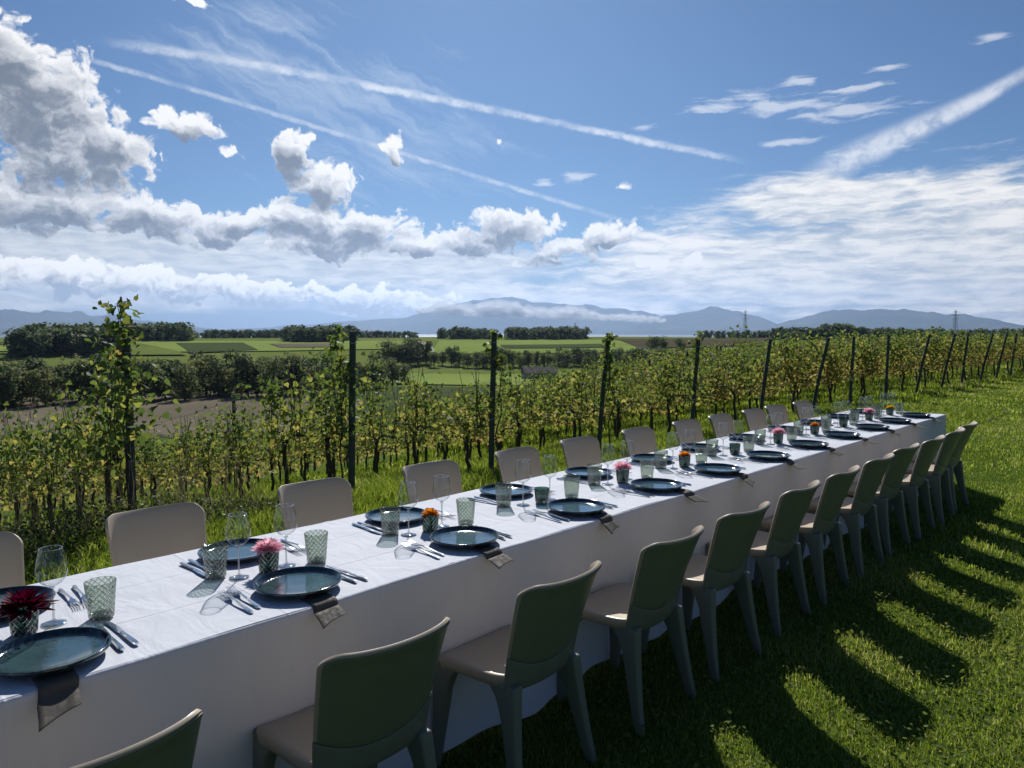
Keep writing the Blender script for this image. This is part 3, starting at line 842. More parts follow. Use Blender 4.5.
blades([(-2.3, 2.2, .4, 5.2, 10000, .014, .036, .0034, nearc(0, 3.6)),
        (-2.3, 2.6, .4, 7, 5000, .016, .042, .0048, nearc(3.6, 6)),
        (-2.3, 4, 3, 11, 2000, .018, .046, .0075, nearc(6, 10)),
        (-5.6, 5, 7, 20, 750, .02, .05, .012, lambda x, y: (rr(x, y) >= 10) & (rr(x, y) < 18) & (x > -4.5)),
        (-6.5, 5, 14, 42, 230, .022, .055, .024, lambda x, y: (rr(x, y) >= 18) & (x > -5.3))],
       21, M['grass'], 'lawn_grass', 'short green lawn grass in front of and beyond the long table')
blades([(-5.2, -2.4, -.2, 8, 3200, .03, .09, .006, nearc(0, 6)),
        (-7.5, -3, 0, 9, 1700, .05, .15, .009, lambda x, y: (rr(x, y) < 9.5) & ((x < -5.2) | (rr(x, y) > 6))),
        (-9.5, -3, 4, 20, 800, .05, .15, .014, lambda x, y: (rr(x, y) >= 9.5) & (rr(x, y) < 18)),
        (-12, -5, 14, 46, 240, .05, .16, .025, lambda x, y: (rr(x, y) >= 18) & (x < -5.2)),
        (-13, -7, 1, 16, 420, .06, .2, .018, lambda x, y: x < -7.5), (-26, -7, 1, 46, 110, .06, .22, .035, lambda x, y: (x < -13) | (y > 16))],
       22, M['grass'], 'meadow_grass', 'longer bright grass between the table and the vineyard', .30)

def clover(seed):
    r = np.random.default_rng(seed)
    regs = [(-2, 2.2, .6, 5.5, 800), (-1.5, 3, 4, 12, 200), (-6.6, -3.3, 0, 8, 260), (-6.6, -4, 8, 18, 60)]
    P = []
    for x0, x1, y0, y1, d in regs:
        n = int((x1 - x0) * (y1 - y0) * d); x = r.uniform(x0, x1, n); y = r.uniform(y0, y1, n)
        k = in_view(x, y) & (patchy(x, y, 1.8, 31) + r.normal(0, .3, n) > .15); x, y = x[k], y[k]
        P.append(np.stack([x, y, hz(x, y) + r.uniform(.015, .06, len(x)) * np.where(x < -3, 1.6, 1)], 1))
    P = np.concatenate(P); N = r.normal(size=P.shape) * .5; N[:, 2] += 1
    V, L, S = leaves(P, N, r.uniform(.009, .024, len(P)), r, 0)
    tag(link('lawn_weeds', mesh_np('lawn_weeds', V, L, S, M['clover'], attr=('tone', np.repeat(np.clip(r.normal(.55, .15, len(P)), 0, 1), 8)))), 'small broad-leaved weeds scattered through the lawn', 'weeds', kind='stuff')
clover(9)

def undergrowth():
    r = np.random.default_rng(77)
    n = 9000
    x = r.uniform(-8.6, -6.1, n); y = r.uniform(.8, 3.6, n)
    hmax = .12 + .30 * np.clip(1 - np.abs(x + 7.3) / 1.3, 0, 1) * np.clip(1.4 - np.abs(y - 2.1) / 1.1, 0, 1)
    P = np.stack([x, y, hz(x, y) + hmax * r.random(n)], 1); N = r.normal(size=P.shape); N[:, 2] += .5
    V, L, S = leaves(P, N, r.uniform(.012, .034, n), r)
    T = np.repeat(np.clip(r.normal(.3, .18, n), 0, 1), 8)
    # dry stalks
    m_ = 420; sx = r.uniform(-8.4, -6.2, m_); sy = r.uniform(.9, 3.4, m_); h = r.uniform(.3, .85, m_); a = r.uniform(0, 2 * pi, m_); ln = r.uniform(.05, .35, m_)
    z = hz(sx, sy); w = .004
    SV = np.empty((m_, 4, 3))
    SV[:, 0] = np.stack([sx - w, sy, z], 1); SV[:, 1] = np.stack([sx + w, sy, z], 1)
    SV[:, 2] = np.stack([sx + np.cos(a) * ln + w * .5, sy + np.sin(a) * ln, z + h], 1); SV[:, 3] = np.stack([sx + np.cos(a) * ln - w * .5, sy + np.sin(a) * ln, z + h], 1)
    b = len(V); LL = (b + np.arange(m_) * 4)[:, None] + np.arange(4)
    V = np.concatenate([V, SV.reshape(-1, 3)]); L = np.concatenate([L, LL.ravel()]); S = np.concatenate([S, np.full(m_, 4)]); T = np.concatenate([T, np.full(m_ * 4, .95)])
    tag(link('undergrowth', mesh_np('undergrowth', V, L, S, M['weed'], attr=('tone', T))), 'tangled weeds and dry stalks under the leftmost vines', 'weeds', kind='stuff')
undergrowth()

# ------------------------------------------------------------------ trees of the valley
def tree_fol(seed, h, n, size):
    r = np.random.default_rng(seed); P = []; T = []
    nb = 16; w = h * .36
    for k in range(nb):
        a = r.uniform(0, 2 * pi); zc = h * r.uniform(.12, .86); rad = w * (1 - abs(zc / h - .5) * .9) * r.uniform(.3, .75)
        c = np.array([cos(a) * rad, sin(a) * rad, zc]); br = h * r.uniform(.10, .19); m_ = n // nb
        d = r.normal(size=(m_, 3)); d /= np.linalg.norm(d, axis=1)[:, None]
        P.append(c + d * br * r.uniform(.6, 1.1, (m_, 1)) * np.array([1.15, 1.15, .9])); T.append(np.full(m_, r.uniform(.1, .95)) + r.normal(0, .1, m_))
    P = np.concatenate(P); T = np.clip(np.concatenate(T), 0, 1)
    cc = np.array([0, 0, h * .5]); N = (P - cc) / h * 3 + r.normal(size=P.shape) * .7
    V, L, S = leaves(P, N, size * r.uniform(.6, 1.2, len(P)), r, .2)
    return V, L, S, np.repeat(T, 8)
def trunk_mesh(seed, h):
    r = random.Random(seed); mb = MB()
    mb.add(tube([(0, 0, -1), (.1, 0, h * .25), (r.uniform(-.3, .3), .1, h * .55), (r.uniform(-.5, .5), 0, h * .8)], [h * .026, h * .02, h * .013, h * .005], 7))
    for k in range(5):
        a = r.uniform(0, 6.28); z0 = h * r.uniform(.25, .5)
        mb.add(tube([(0, 0, z0), (cos(a) * h * .12, sin(a) * h * .12, z0 + h * .13), (cos(a) * h * .22, sin(a) * h * .22, z0 + h * .25)], [h * .010, h * .007, h * .003], 5))
    me = bpy.data.meshes.new('trunk'); me.from_pydata(mb.V, [], mb.F); me.materials.append(M['bark']); return me
fols = []
for k in range(7):
    V, L, S, T = tree_fol(500 + k, 14, 1700, .62); fols.append(mesh_np('crown', V, L, S, M['tree'], attr=('tone', T)))
trunks = [trunk_mesh(k, 14) for k in range(3)]
tn = 0
def tree_thing(px, dist, h, label, group):
    x, y, z = along(px, dist)
    o = empty('broadleaf_tree', (x, y, z), R.uniform(0, 6.28)); s = h / 14; o.scale = (s * R.uniform(.9, 1.25), s * R.uniform(.9, 1.25), s)
    tag(o, label, 'tree', group)
    link('trunk', R.choice(trunks), o); link('crown', R.choice(fols), o)
px = -40; k = 0
while px < 378:
    k += 1
    tree_thing(px, R.uniform(262, 300), R.uniform(12, 17.5) * (1 if px < 300 else .92), f'{ordn(k)} dark tree from the left in the valley row beyond the ploughed field', 'trees lining the ploughed field')
    px += R.uniform(8.5, 12.5)
k = 0; px = 388
while px < 730:
    k += 1
    tree_thing(px, R.uniform(455, 480), R.uniform(10.5, 14) * (1 if px > 430 else 1.3), f'{ordn(k)} tree from the left in the narrow row crossing the far meadow', 'trees in the narrow row across the far meadow')
    px += R.uniform(6.5, 9)
for i, (px_, d_, h_) in enumerate([(392, 330, 13), (404, 335, 10), (655, 560, 15), (664, 565, 14), (680, 560, 13), (796, 700, 15)]):
    tree_thing(px_, d_, h_, f'{ordn(i + 1)} from the left of the rounded bushy trees standing apart on the meadows', 'trees standing apart on the far meadows')

def wood(name, spans, label):
    """a far wood as one mass: spans (px0, px1, dist0, dist1, height, count)"""
    r = np.random.default_rng(len(label)); VV, LL, SS, TT = [], [], [], []; b = 0
    base = [tree_fol(900 + k, 14, 420, 1.35) for k in range(4)]
    for (p0, p1, d0, d1, h, n) in spans:
        for i in range(n):
            t = (i + r.uniform(-.4, .4)) / max(1, n - 1)
            x, y, z = along(p0 + (p1 - p0) * t, r.uniform(d0, d1)); V, L, S, T = base[r.integers(4)]
            s = h / 14 * r.uniform(.82, 1.12); a = r.uniform(0, 6.28)
            Vr = np.stack([(V[:, 0] * cos(a) - V[:, 1] * sin(a)) * 1.2, (V[:, 0] * sin(a) + V[:, 1] * cos(a)) * 1.2, V[:, 2] - 1.5], 1) * s + np.array([x, y, z])
            VV.append(Vr); LL.append(L + b); SS.append(S); TT.append(np.clip(T * .7, 0, 1)); b += len(V)
    tag(link(name, mesh_np(name, np.concatenate(VV), np.concatenate(LL), np.concatenate(SS), M['tree'], attr=('tone', np.concatenate(TT)))), label, 'woodland', kind='stuff')
wood('woodland', [(20, 112, 560, 600, 20, 30), (24, 112, 600, 660, 21, 30), (112, 188, 800, 860, 21, 32), (150, 190, 860, 900, 18, 10)], 'large dark wood on the far hill at the left')
wood('woodland', [(188, 205, 1050, 1100, 10, 5), (207, 292, 1000, 1060, 13, 36), (288, 342, 760, 800, 18, 20), (292, 355, 800, 850, 20, 20), (345, 416, 1050, 1120, 12, 28)], 'low dark wood in the distance between the two left posts')
wood('woodland', [(441, 496, 900, 960, 15, 24), (452, 486, 940, 990, 17, 14)], 'small rounded copse on the skyline left of centre')
wood('woodland', [(508, 586, 900, 960, 17, 34), (520, 580, 960, 1000, 18, 20)], 'flat-topped copse on the skyline at the centre')
wood('woodland', [(700, 790, 1000, 1080, 12, 24), (775, 850, 880, 930, 16, 34), (845, 905, 1000, 1080, 16, 24), (900, 1040, 1100, 1200, 15, 40), (820, 850, 880, 920, 20, 10)], 'long tree belt on the skyline behind the vineyard at the right')

# farm shed
sp = ground_at(539, 379.0)
sh = empty('farm_shed', (sp[0], sp[1], float(hz(sp[0], sp[1])) - .3), yaw + .25); tag(sh, 'small farm shed with a dark pitched roof in the valley meadow', 'shed')
mb = MB().box((-8, -4, 0), (8, 4, 3.6)); mesh_obj('wall', mb.V, mb.F, M['wall'], sh)
mesh_obj('roof', [(-8.6, -4.8, 3.4), (8.6, -4.8, 3.4), (8.6, 0, 6.4), (-8.6, 0, 6.4), (-8.6, 4.8, 3.4), (8.6, 4.8, 3.4), (-8.6, -4.8, 3.15), (8.6, -4.8, 3.15), (8.6, 4.8, 3.15), (-8.6, 4.8, 3.15)],
         [(0, 1, 2, 3), (3, 2, 5, 4), (6, 9, 8, 7), (0, 6, 7, 1), (4, 5, 8, 9), (0, 3, 4, 9, 6), (1, 7, 8, 5, 2)], M['roof'], sh)
mb = MB().box((-3, -4.12, 0), (1, -4.01, 2.9)); mesh_obj('door', mb.V, mb.F, M['roof'], sh)

def pylon(px, dist, h, label):
    x, y, z = along(px, dist)
    o = empty('power_pylon', (x, y, z), yaw + .4); tag(o, label, 'pylon', 'lattice power pylons on the skyline')
    mb = MB(); w0, w1 = h * .085, h * .012
    c = lambda t, sx, sy: ((w0 + (w1 - w0) * t ** .8) * sx, (w0 + (w1 - w0) * t ** .8) * sy, h * t)
    for sx in (-1, 1):
        for sy in (-1, 1): mb.add(tube([c(t, sx, sy) for t in (0, .3, .6, 1)], [.28, .24, .2, .15], 4))
    ts = np.linspace(0, .95, 10)
    for a, b in zip(ts[:-1], ts[1:]):
        for (p, q_) in (((-1, -1), (1, -1)), ((1, -1), (1, 1)), ((1, 1), (-1, 1)), ((-1, 1), (-1, -1))):
            mb.add(tube([c(a, *p), c(b, *q_)], [.13, .13], 3)); mb.add(tube([c(a, *q_), c(b, *p)], [.13, .13], 3))
    mesh_obj('lattice_tower', mb.V, mb.F, M['pylon'], o)
    for t, L_ in ((.68, .17), (.80, .21), (.92, .14)):
        mb = MB()
        for sg in (-1, 1):
            mb.add(tube([(0, 0, h * t + .9), (sg * h * L_, 0, h * t)], [.2, .12], 4)); mb.add(tube([(0, 0, h * t - .5), (sg * h * L_, 0, h * t)], [.2, .12], 4))
            mb.add(tube([(sg * h * L_, 0, h * t), (sg * h * L_, 0, h * t - 2)], [.18, .14], 5))
        mesh_obj('cross_arm', mb.V, mb.F, M['pylon'], o)
pylon(745, 1500, 54, 'slim lattice pylon on the skyline near the middle of the right half')
pylon(955, 1500, 50, 'slim lattice pylon on the skyline above the right end of the vines')
pylon(575, 2300, 62, 'faint lattice pylon just above the central copse')

# ------------------------------------------------------------------ the tablecloth
TX0, TX1, TY0, TY1, TZ = -3.075, -2.15, -.9, 9.22, .76
def tablecloth():
    V, Fc = [], []
    ny, nx = 320, 34
    xs_ = np.linspace(TX0, TX1, nx); ys_ = np.linspace(TY0, TY1, ny)
    for y in ys_:
        for x in xs_:
            z = TZ + .0012 * sin(x * 21 + y * 3) + .0010 * sin(y * 9 + x * 4)
            z += .004 * math.exp(-((x + 2.61) / .010) ** 2) * (1 if x < -2.61 else .55)       # overlap of two cloth widths
            for cy in (1.9, 4.4, 6.9): z += .003 * math.exp(-((y - cy) / .012) ** 2)
            V.append((x, y, z))
    Fc += grid_faces(ny, nx, flip=True)
    wob = lambda y: .004 * sin(y * 2.3) + .003 * sin(y * 5.1 + 1) + .002 * sin(y * 11)
    V = [(x + wob(y) * (x - TX0) / (TX1 - TX0), y, z) for x, y, z in V]
    fr_ = random.Random(4); fc = []
    yy_ = TX1 + TY0 - 2
    while yy_ < TX1 + TY1 + 4: fc.append((yy_, fr_.uniform(.5, 1.0) * fr_.choice((1, 1, -.6)), fr_.uniform(.05, .11))); yy_ += fr_.uniform(.28, .75)
    # skirt
    per = []                       # (x, y, nx, ny, s)
    s = 0
    for y in ys_: per.append((TX1 + wob(y), y, 1, 0))
    cornr = 6
    for k in range(1, cornr): a = pi / 2 * k / cornr; per.append((TX1, TY1, cos(a), sin(a)))
    for x in np.linspace(TX1, TX0, 50): per.append((x, TY1, 0, 1))
    for k in range(1, cornr): a = pi / 2 + pi / 2 * k / cornr; per.append((TX0, TY1, cos(a), sin(a)))
    for y in ys_[::-1]: per.append((TX0, y, -1, 0))
    for k in range(1, cornr): a = pi + pi / 2 * k / cornr; per.append((TX0, TY0, cos(a), sin(a)))
    for x in np.linspace(TX0, TX1, 50): per.append((x, TY0, 0, -1))
    for k in range(1, cornr): a = 1.5 * pi + pi / 2 * k / cornr; per.append((TX1, TY0, cos(a), sin(a)))
    levels = [(0, 0)] + [(.012 * (1 - cos(a)), .012 * sin(a)) for a in (.5, 1.0, pi / 2)]
    dz = [.03, .06, .1, .15, .21, .28, .36, .44, .52, .6, .67, .722]
    n0 = len(V); rows_ = []
    for li in range(len(levels) + len(dz)):
        s = 0
        for pi_, (x, y, ax, ay) in enumerate(per):
            if pi_: s += math.hypot(x - per[pi_ - 1][0], y - per[pi_ - 1][1])
            t = x + y
            if li < len(levels):
                d, o_ = levels[li]; V.append((x + ax * o_, y + ay * o_, TZ - d)); continue
            d = dz[li - len(levels)]
            k = (d / .7)
            corner = abs(ax) > .02 and abs(ay) > .02
            fold = (sin(t * 4.1 + 1.2) * .5 + sin(t * 7.7 + .4 * sin(t * 2)) * .35 + sin(t * 17.3) * .12) * .046 * k ** .9
            pucker = .012 * sin(t * 1.3 + 2) * k + .004 * sin(t * 31 + 3 * sin(t * 3)) * (k * (1 - k)) * 2
            fold += sum(a_ * .028 * k ** .8 * math.exp(-((t - c_) / (w_ * (.5 + k))) ** 2) for c_, a_, w_ in fc if abs(t - c_) < .5)
            off = .012 + .018 * k + fold + pucker + (.05 * k * sin(2 * math.atan2(abs(ay), abs(ax))) if corner else 0)
            V.append((x + ax * off, y + ay * off, TZ - .012 - d + .005 * sin(t * 3.1) * k))
    npn = len(per)
    for i in range(len(levels) + len(dz) - 1):
        for j in range(npn):
            j2 = (j + 1) % npn
            Fc.append((n0 + i * npn + j, n0 + (i + 1) * npn + j, n0 + (i + 1) * npn + j2, n0 + i * npn + j2))
    o = mesh_obj('tablecloth', V, Fc, M['cloth'], smooth=True)
    tag(o, 'long white tablecloth covering the whole banquet table down to the grass', 'tablecloth')
tablecloth()

# ------------------------------------------------------------------ chairs
def shell_part(fn, ni, nj, thick_vec, name, mats, parent, matfn=None):
    pass

def back_surface(u, v):
    """u -1..1 across, v 0..1 up; returns (x, y, z) of mid surface, local chair: back towards +x"""
    z = .445 + .378 * v
    w = .196 + .026 * v
    y = u * w
    bow = .042 * (u * u) + .030 * abs(u) ** 7                                   # wings come forward
    x = .175 + .145 * (max(v, 0) ** 1.15 + min(v, 0)) - bow * (.45 + .75 * v)
    if v > .9: x += (v - .9) * .12
    return x, y, z
def outline_v(u):
    """top edge: rounded corners, ends of the top edge rise a little; bottom edge: curved"""
    a = abs(u)
    top = 1.0 - .02 * (1 - a * a)
    if a > .78: top -= .13 * (1 - sqrt(max(0, 1 - ((a - .78) / .22) ** 2)))
    return top
def shell(vfun0, vfun1, off0, off1, nu=30, nv=14, umax=1.0):
    V, Fc = [], []
    for side, off in ((0, off0), (1, off1)):
        for i in range(nv):
            for j in range(nu):
                u = umax * sin(pi / 2 * (-1 + 2 * j / (nu - 1)))
                v0, v1 = vfun0(u), vfun1(u); v = v0 + (v1 - v0) * i / (nv - 1)
                x, y, z = back_surface(u, v)
                e = .01
                xu = back_surface(min(u + e, 1.2), v); xl = back_surface(u - e, v); xv = back_surface(u, v + e)
                a = Vector(xu) - Vector(xl); b = Vector(xv) - Vector((x, y, z)); n = a.cross(b).normalized()
                if n.x < 0: n = -n
                V.append((x + n.x * off, y + n.y * off, z + n.z * off))
    N = nu * nv
    for i in range(nv - 1):
        for j in range(nu - 1):
            a = i * nu + j
            Fc.append((a, a + nu, a + nu + 1, a + 1)); Fc.append((N + a, N + a + 1, N + a + nu + 1, N + a + nu))
    for j in range(nu - 1):
        Fc.append((j, j + 1, N + j + 1, N + j)); t = (nv - 1) * nu + j; Fc.append((t, N + t, N + t + 1, t + 1))
    for i in range(nv - 1):
        a = i * nu; Fc.append((a, N + a, N + a + nu, a + nu)); b = a + nu - 1; Fc.append((b, b + nu, N + b + nu, N + b))
    return V, Fc

def edge_bevel(o, w=.003, seg=2):
    b = o.modifiers.new('bevel', 'BEVEL'); b.width = w; b.segments = seg; b.limit_method = 'ANGLE'; b.angle_limit = radians(40)

def leg_mesh(sx, sy):
    """broad tapering leg; sx -1 front, +1 rear; sy side"""
    top = Vector((.140 if sx > 0 else -.175, (.168 if sx > 0 else .184) * sy, .43)); bot = Vector((.228 if sx > 0 else -.205, .214 * sy, 0))
    V, Fc = [], []
    secs = 9
    for i in range(secs):
        t = i / (secs - 1); c = top.lerp(bot, t)
        c.x += (.004 * sin(pi * t)) * -sx
        wx = (.050 * (1 - t) ** 1.5 + .044) * .5; wy = (.022 * (1 - t) + .032) * .5
        flare = .05 * max(0, 1 - t * 4) ** 2
        # section: rounded wedge, outer face wide
        pts = [(-wx - (flare if sx > 0 else 0), -wy), (wx + (flare if sx < 0 else 0), -wy * .8), (wx + (flare if sx < 0 else 0), wy), (-wx - (flare if sx > 0 else 0), wy)]
        for (a, b) in pts: V.append((c.x + a, c.y + b * sy, c.z))
    for i in range(secs - 1):
        for k in range(4):
            k2 = (k + 1) % 4; f = (i * 4 + k, i * 4 + k2, (i + 1) * 4 + k2, (i + 1) * 4 + k); Fc.append(f if sy < 0 else f[::-1])
    Fc.append((0, 1, 2, 3)); Fc.append(tuple((secs - 1) * 4 + k for k in range(4)))
    return V, Fc
def seat_mesh():
    nx, ny = 15, 17
    def top(u, v):                         # u -1 front..1 rear, v side
        hw = .215 - .018 * (u + 1) / 2
        r = 1 - .10 * max(0, abs(u) - .6) ** 2 / .16
        x = -.034 + .190 * u * (1 - .06 * v * v * (1 if u < 0 else .9)); y = v * hw * r
        z = .452 - .014 * (1 - v * v) * (1 - .4 * u * u) + .010 * max(0, u) ** 2 - .020 * max(0, -u - .55) ** 2 / .2
        return x, y, z
    V, Fc = [], []
    for i in range(nx):
        for j in range(ny): V.append(top(-1 + 2 * i / (nx - 1), -1 + 2 * j / (ny - 1)))
    Fc += grid_faces(nx, ny, flip=True) if False else [f for f in grid_faces(nx, ny)]
    # rim
    ring = [0 * ny + j for j in range(ny)] + [i * ny + ny - 1 for i in range(1, nx)] + [(nx - 1) * ny + j for j in range(ny - 2, -1, -1)] + [i * ny for i in range(nx - 2, 0, -1)]
    n = len(ring); base = len(V)
    for lvl, (sc, dz_) in enumerate(((1.012, -.006), (1.018, -.014), (1.012, -.05), (.93, -.052), (.90, -.03))):
        for idx in ring:
            x, y, z = V[idx]
            arch = 0
            if lvl in (2, 3): arch = .012 * (1 - min(1, abs(x) / .2) ** 2)
            V.append((x * sc, y * sc, z + dz_ + arch))
    prev = ring
    for lvl in range(5):
        cur = [base + lvl * n + k for k in range(n)]
        for k in range(n):
            k2 = (k + 1) % n; Fc.append((prev[k], prev[k2], cur[k2], cur[k]))
        prev = cur
    Fc.append(tuple(prev))
    return V, Fc
import bmesh
def fix_normals(o):
    bm = bmesh.new(); bm.from_mesh(o.data); bmesh.ops.recalc_face_normals(bm, faces=bm.faces); bm.to_mesh(o.data); bm.free()
def make_chair():
    t = empty('dining_chair')
    V, Fc = seat_mesh(); o = mesh_obj('seat', V, Fc, M['beige'], t, smooth=True); fix_normals(o)
    V, Fc = shell(lambda u: -.035 + .07 * u * u, outline_v, -.009, .0035); o = mesh_obj('backrest', V, Fc, M['beige'], t, smooth=True); fix_normals(o); edge_bevel(o, .004)
    V, Fc = shell(lambda u: .10 + .17 * u * u if abs(u) < 2 else 0, lambda u: outline_v(u) - .015, .0042, .0085, umax=.955); o = mesh_obj('back_panel', V, Fc, M['olive'], t, smooth=True); fix_normals(o); edge_bevel(o, .002)
    V, Fc = shell(lambda u: -.135 + .05 * u * u, lambda u: .092 + .17 * u * u, .0042, .0105, umax=1.0, nv=6); o = mesh_obj('back_band', V, Fc, M['leg'], t, smooth=True); fix_normals(o); edge_bevel(o, .002)
    for sx in (1, -1):
        for sy in (-1, 1):
            V, Fc = leg_mesh(sx, sy); o = mesh_obj('leg', V, Fc, M['leg'], t); fix_normals(o); edge_bevel(o, .009, 3)
            for p in o.data.polygons: p.use_smooth = True
    return t
def copy_thing(t, loc, rz):
    r = t.copy(); col.objects.link(r); r.location = loc; r.rotation_euler.z = rz
    for ch in t.children:
        c = ch.copy(); col.objects.link(c); c.parent = r
        for g in ch.children:
            d = g.copy(); col.objects.link(d); d.parent = c
    return r
chair0 = make_chair(); first = True
RC = [.47, 1.23, 1.98, 2.69, 3.36, 4.07, 4.72, 5.39, 6.05, 6.67, 7.32, 7.92]
LC = [.52, 1.26, 2.12, 2.95, 3.74, 4.47, 5.28, 6.06, 6.77, 7.47, 8.05, 8.72]
for side, ys_l in (('lawn', RC), ('vineyard', LC)):
    for i, y in enumerate(ys_l):
        x, rz = (-1.895, 0) if side == 'lawn' else (-3.32, pi)
        rz += R.uniform(-.05, .05); loc = (x + R.uniform(-.018, .018), y + R.uniform(-.01, .01), 0)
        if first: t = chair0; t.location = loc; t.rotation_euler.z = rz; first = False
        else: t = copy_thing(chair0, loc, rz)
        if side == 'vineyard': t.scale.z = 1.025
        tag(t, f'{"olive-backed resin chair seen from behind" if side == "lawn" else "beige resin chair facing the camera"}, {ordn(i + 1)} from the near end on the {side} side', 'chair', f'chairs along the {side} side of the table')

# ------------------------------------------------------------------ table settings
Z0 = TZ + .003
def proto_mesh(name, VF, mat, smooth=True, bev=0):
    me = bpy.data.meshes.new(name); me.from_pydata([tuple(v) for v in VF[0]], [], VF[1])
    if smooth: me.polygons.foreach_set('use_smooth', [True] * len(me.polygons))
    me.materials.append(mat)
    bm = bmesh.new(); bm.from_mesh(me); bmesh.ops.recalc_face_normals(bm, faces=bm.faces); bm.to_mesh(me); bm.free()
    return me
plate_me = proto_mesh('dinner_plate', lathe([(.0005, .006), (.06, .0062), (.115, .0075), (.132, .010), (.140, .016), (.1455, .0245), (.148, .0268), (.1515, .0262), (.1525, .024), (.148, .014), (.137, .004), (.12, .0005), (.08, .0), (.0005, .0)], 64), M['plate'])
wprof_old = [(.0006, .1195), (.010, .121), (.024, .128), (.038, .142), (.0445, .160), (.0445, .178), (.0415, .200), (.0365, .222), (.0325, .240), (.0318, .2412), (.0311, .240), (.0350, .222), (.0400, .200), (.0430, .178), (.0430, .161), (.0365, .1435), (.022, .1305), (.0006, .1245)]
def smooth_prof(P, n):
    P = np.array(P); d = np.concatenate([[0], np.cumsum(np.hypot(*np.diff(P, axis=0).T))]); t = np.linspace(0, d[-1], n)
    for _ in range(2):
        Q_ = np.stack([np.interp(t, d, P[:, 0]), np.interp(t, d, P[:, 1])], 1); Q_[1:-1] = (Q_[:-2] + 2 * Q_[1:-1] + Q_[2:]) / 4; P = Q_; d = t
    return [tuple(map(float, q)) for q in P]
bowl_me = proto_mesh('bowl', lathe(smooth_prof([(.0006, .1190), (.010, .1205), (.024, .128), (.038, .142), (.0445, .160), (.0445, .178), (.0415, .200), (.0365, .222), (.0322, .2408)], 26), 48), M['wine'])
rim_me = proto_mesh('rim', lathe([(.0322 + .0010 * cos(a), .2412 + .0010 * sin(a)) for a in np.linspace(0, 2 * pi, 9)], 48), M['rim'])
stem_me = proto_mesh('stem', lathe([(.0006, .1190), (.008, .118), (.0042, .110), (.0036, .09), (.0034, .05), (.0038, .02), (.0060, .0095), (.0006, .008)], 16), M['stemglass'])
foot_me = proto_mesh('foot', lathe([(.0006, .0078), (.010, .0062), (.022, .0035), (.0350, .0020), (.0358, .0012), (.0350, .0), (.0006, .0)], 32), M['stemglass'])
tum_me = proto_mesh('drinking_tumbler', lathe([(.0006, .0), (.034, .0), (.0385, .003), (.040, .010), (.0425, .04), (.0462, .09), (.0498, .128), (.0492, .1295), (.0484, .128), (.0446, .09), (.0410, .04), (.0382, .016), (.034, .012), (.0006, .011)], 40), M['tumbler'])
cup_me = proto_mesh('glass_cup', lathe([(.0006, .0), (.030, .0), (.0345, .003), (.0355, .010), (.0385, .045), (.0405, .078), (.0398, .0795), (.0388, .078), (.0368, .045), (.034, .013), (.0006, .010)], 40), M['cup'])
wax_me = proto_mesh('candle', lathe([(.0006, .012), (.030, .012), (.032, .03), (.0315, .034), (.0006, .032)], 24), M['candle'])
wick_me = proto_mesh('wick', tube([(0, 0, .03), (.001, 0, .044)], [.0009, .0007], 5), M['bark'])

def strip_solid(secs):
    """secs: list of (center xyz, half width, thickness): flat bar along x"""
    V, Fc = [], []
    for (x, y, z), w, t in secs:
        V += [(x, y - w, z - t / 2), (x, y + w, z - t / 2), (x, y + w * .7, z + t / 2), (x, y - w * .7, z + t / 2)]
    for i in range(len(secs) - 1):
        for k in range(4):
            k2 = (k + 1) % 4; Fc.append((i * 4 + k, i * 4 + k2, (i + 1) * 4 + k2, (i + 1) * 4 + k))
    Fc.append((0, 1, 2, 3)); n = (len(secs) - 1) * 4; Fc.append((n, n + 1, n + 2, n + 3))
    return V, Fc
# x: handle end at +, working end at -
hand = [((.125, 0, .004), .006, .004), ((.11, 0, .0045), .0085, .0045), ((.06, 0, .006), .0058, .0045), ((.02, 0, .009), .0045, .004), ((-.01, 0, .011), .0035, .0035)]
mb = MB(); mb.add(strip_solid(hand + [((-.03, 0, .011), .005, .003), ((-.045, 0, .009), .0115, .0022), ((-.064, 0, .006), .0132, .002)]))
for k in (-1.5, -.5, .5, 1.5): mb.add(strip_solid([((-.064, k * .0072, .006), .0019, .002), ((-.095, k * .0074, .006), .0014, .0018), ((-.128, k * .0072, .011), .0009, .0014)]))
fork_me = proto_mesh('dinner_fork', (mb.V, mb.F), M['steel'], False)
mb = MB(); mb.add(strip_solid([((.125, 0, .004), .0062, .005), ((.11, 0, .0045), .0082, .006), ((.05, 0, .005), .0068, .006), ((.0, 0, .005), .006, .005), ((-.012, 0, .005), .008, .004), ((-.05, .0015, .004), .0105, .0016), ((-.10, .0005, .004), .0095, .0014), ((-.125, -.004, .004), .004, .001)]))
knife_me = proto_mesh('dinner_knife', (mb.V, mb.F), M['steel'], False)

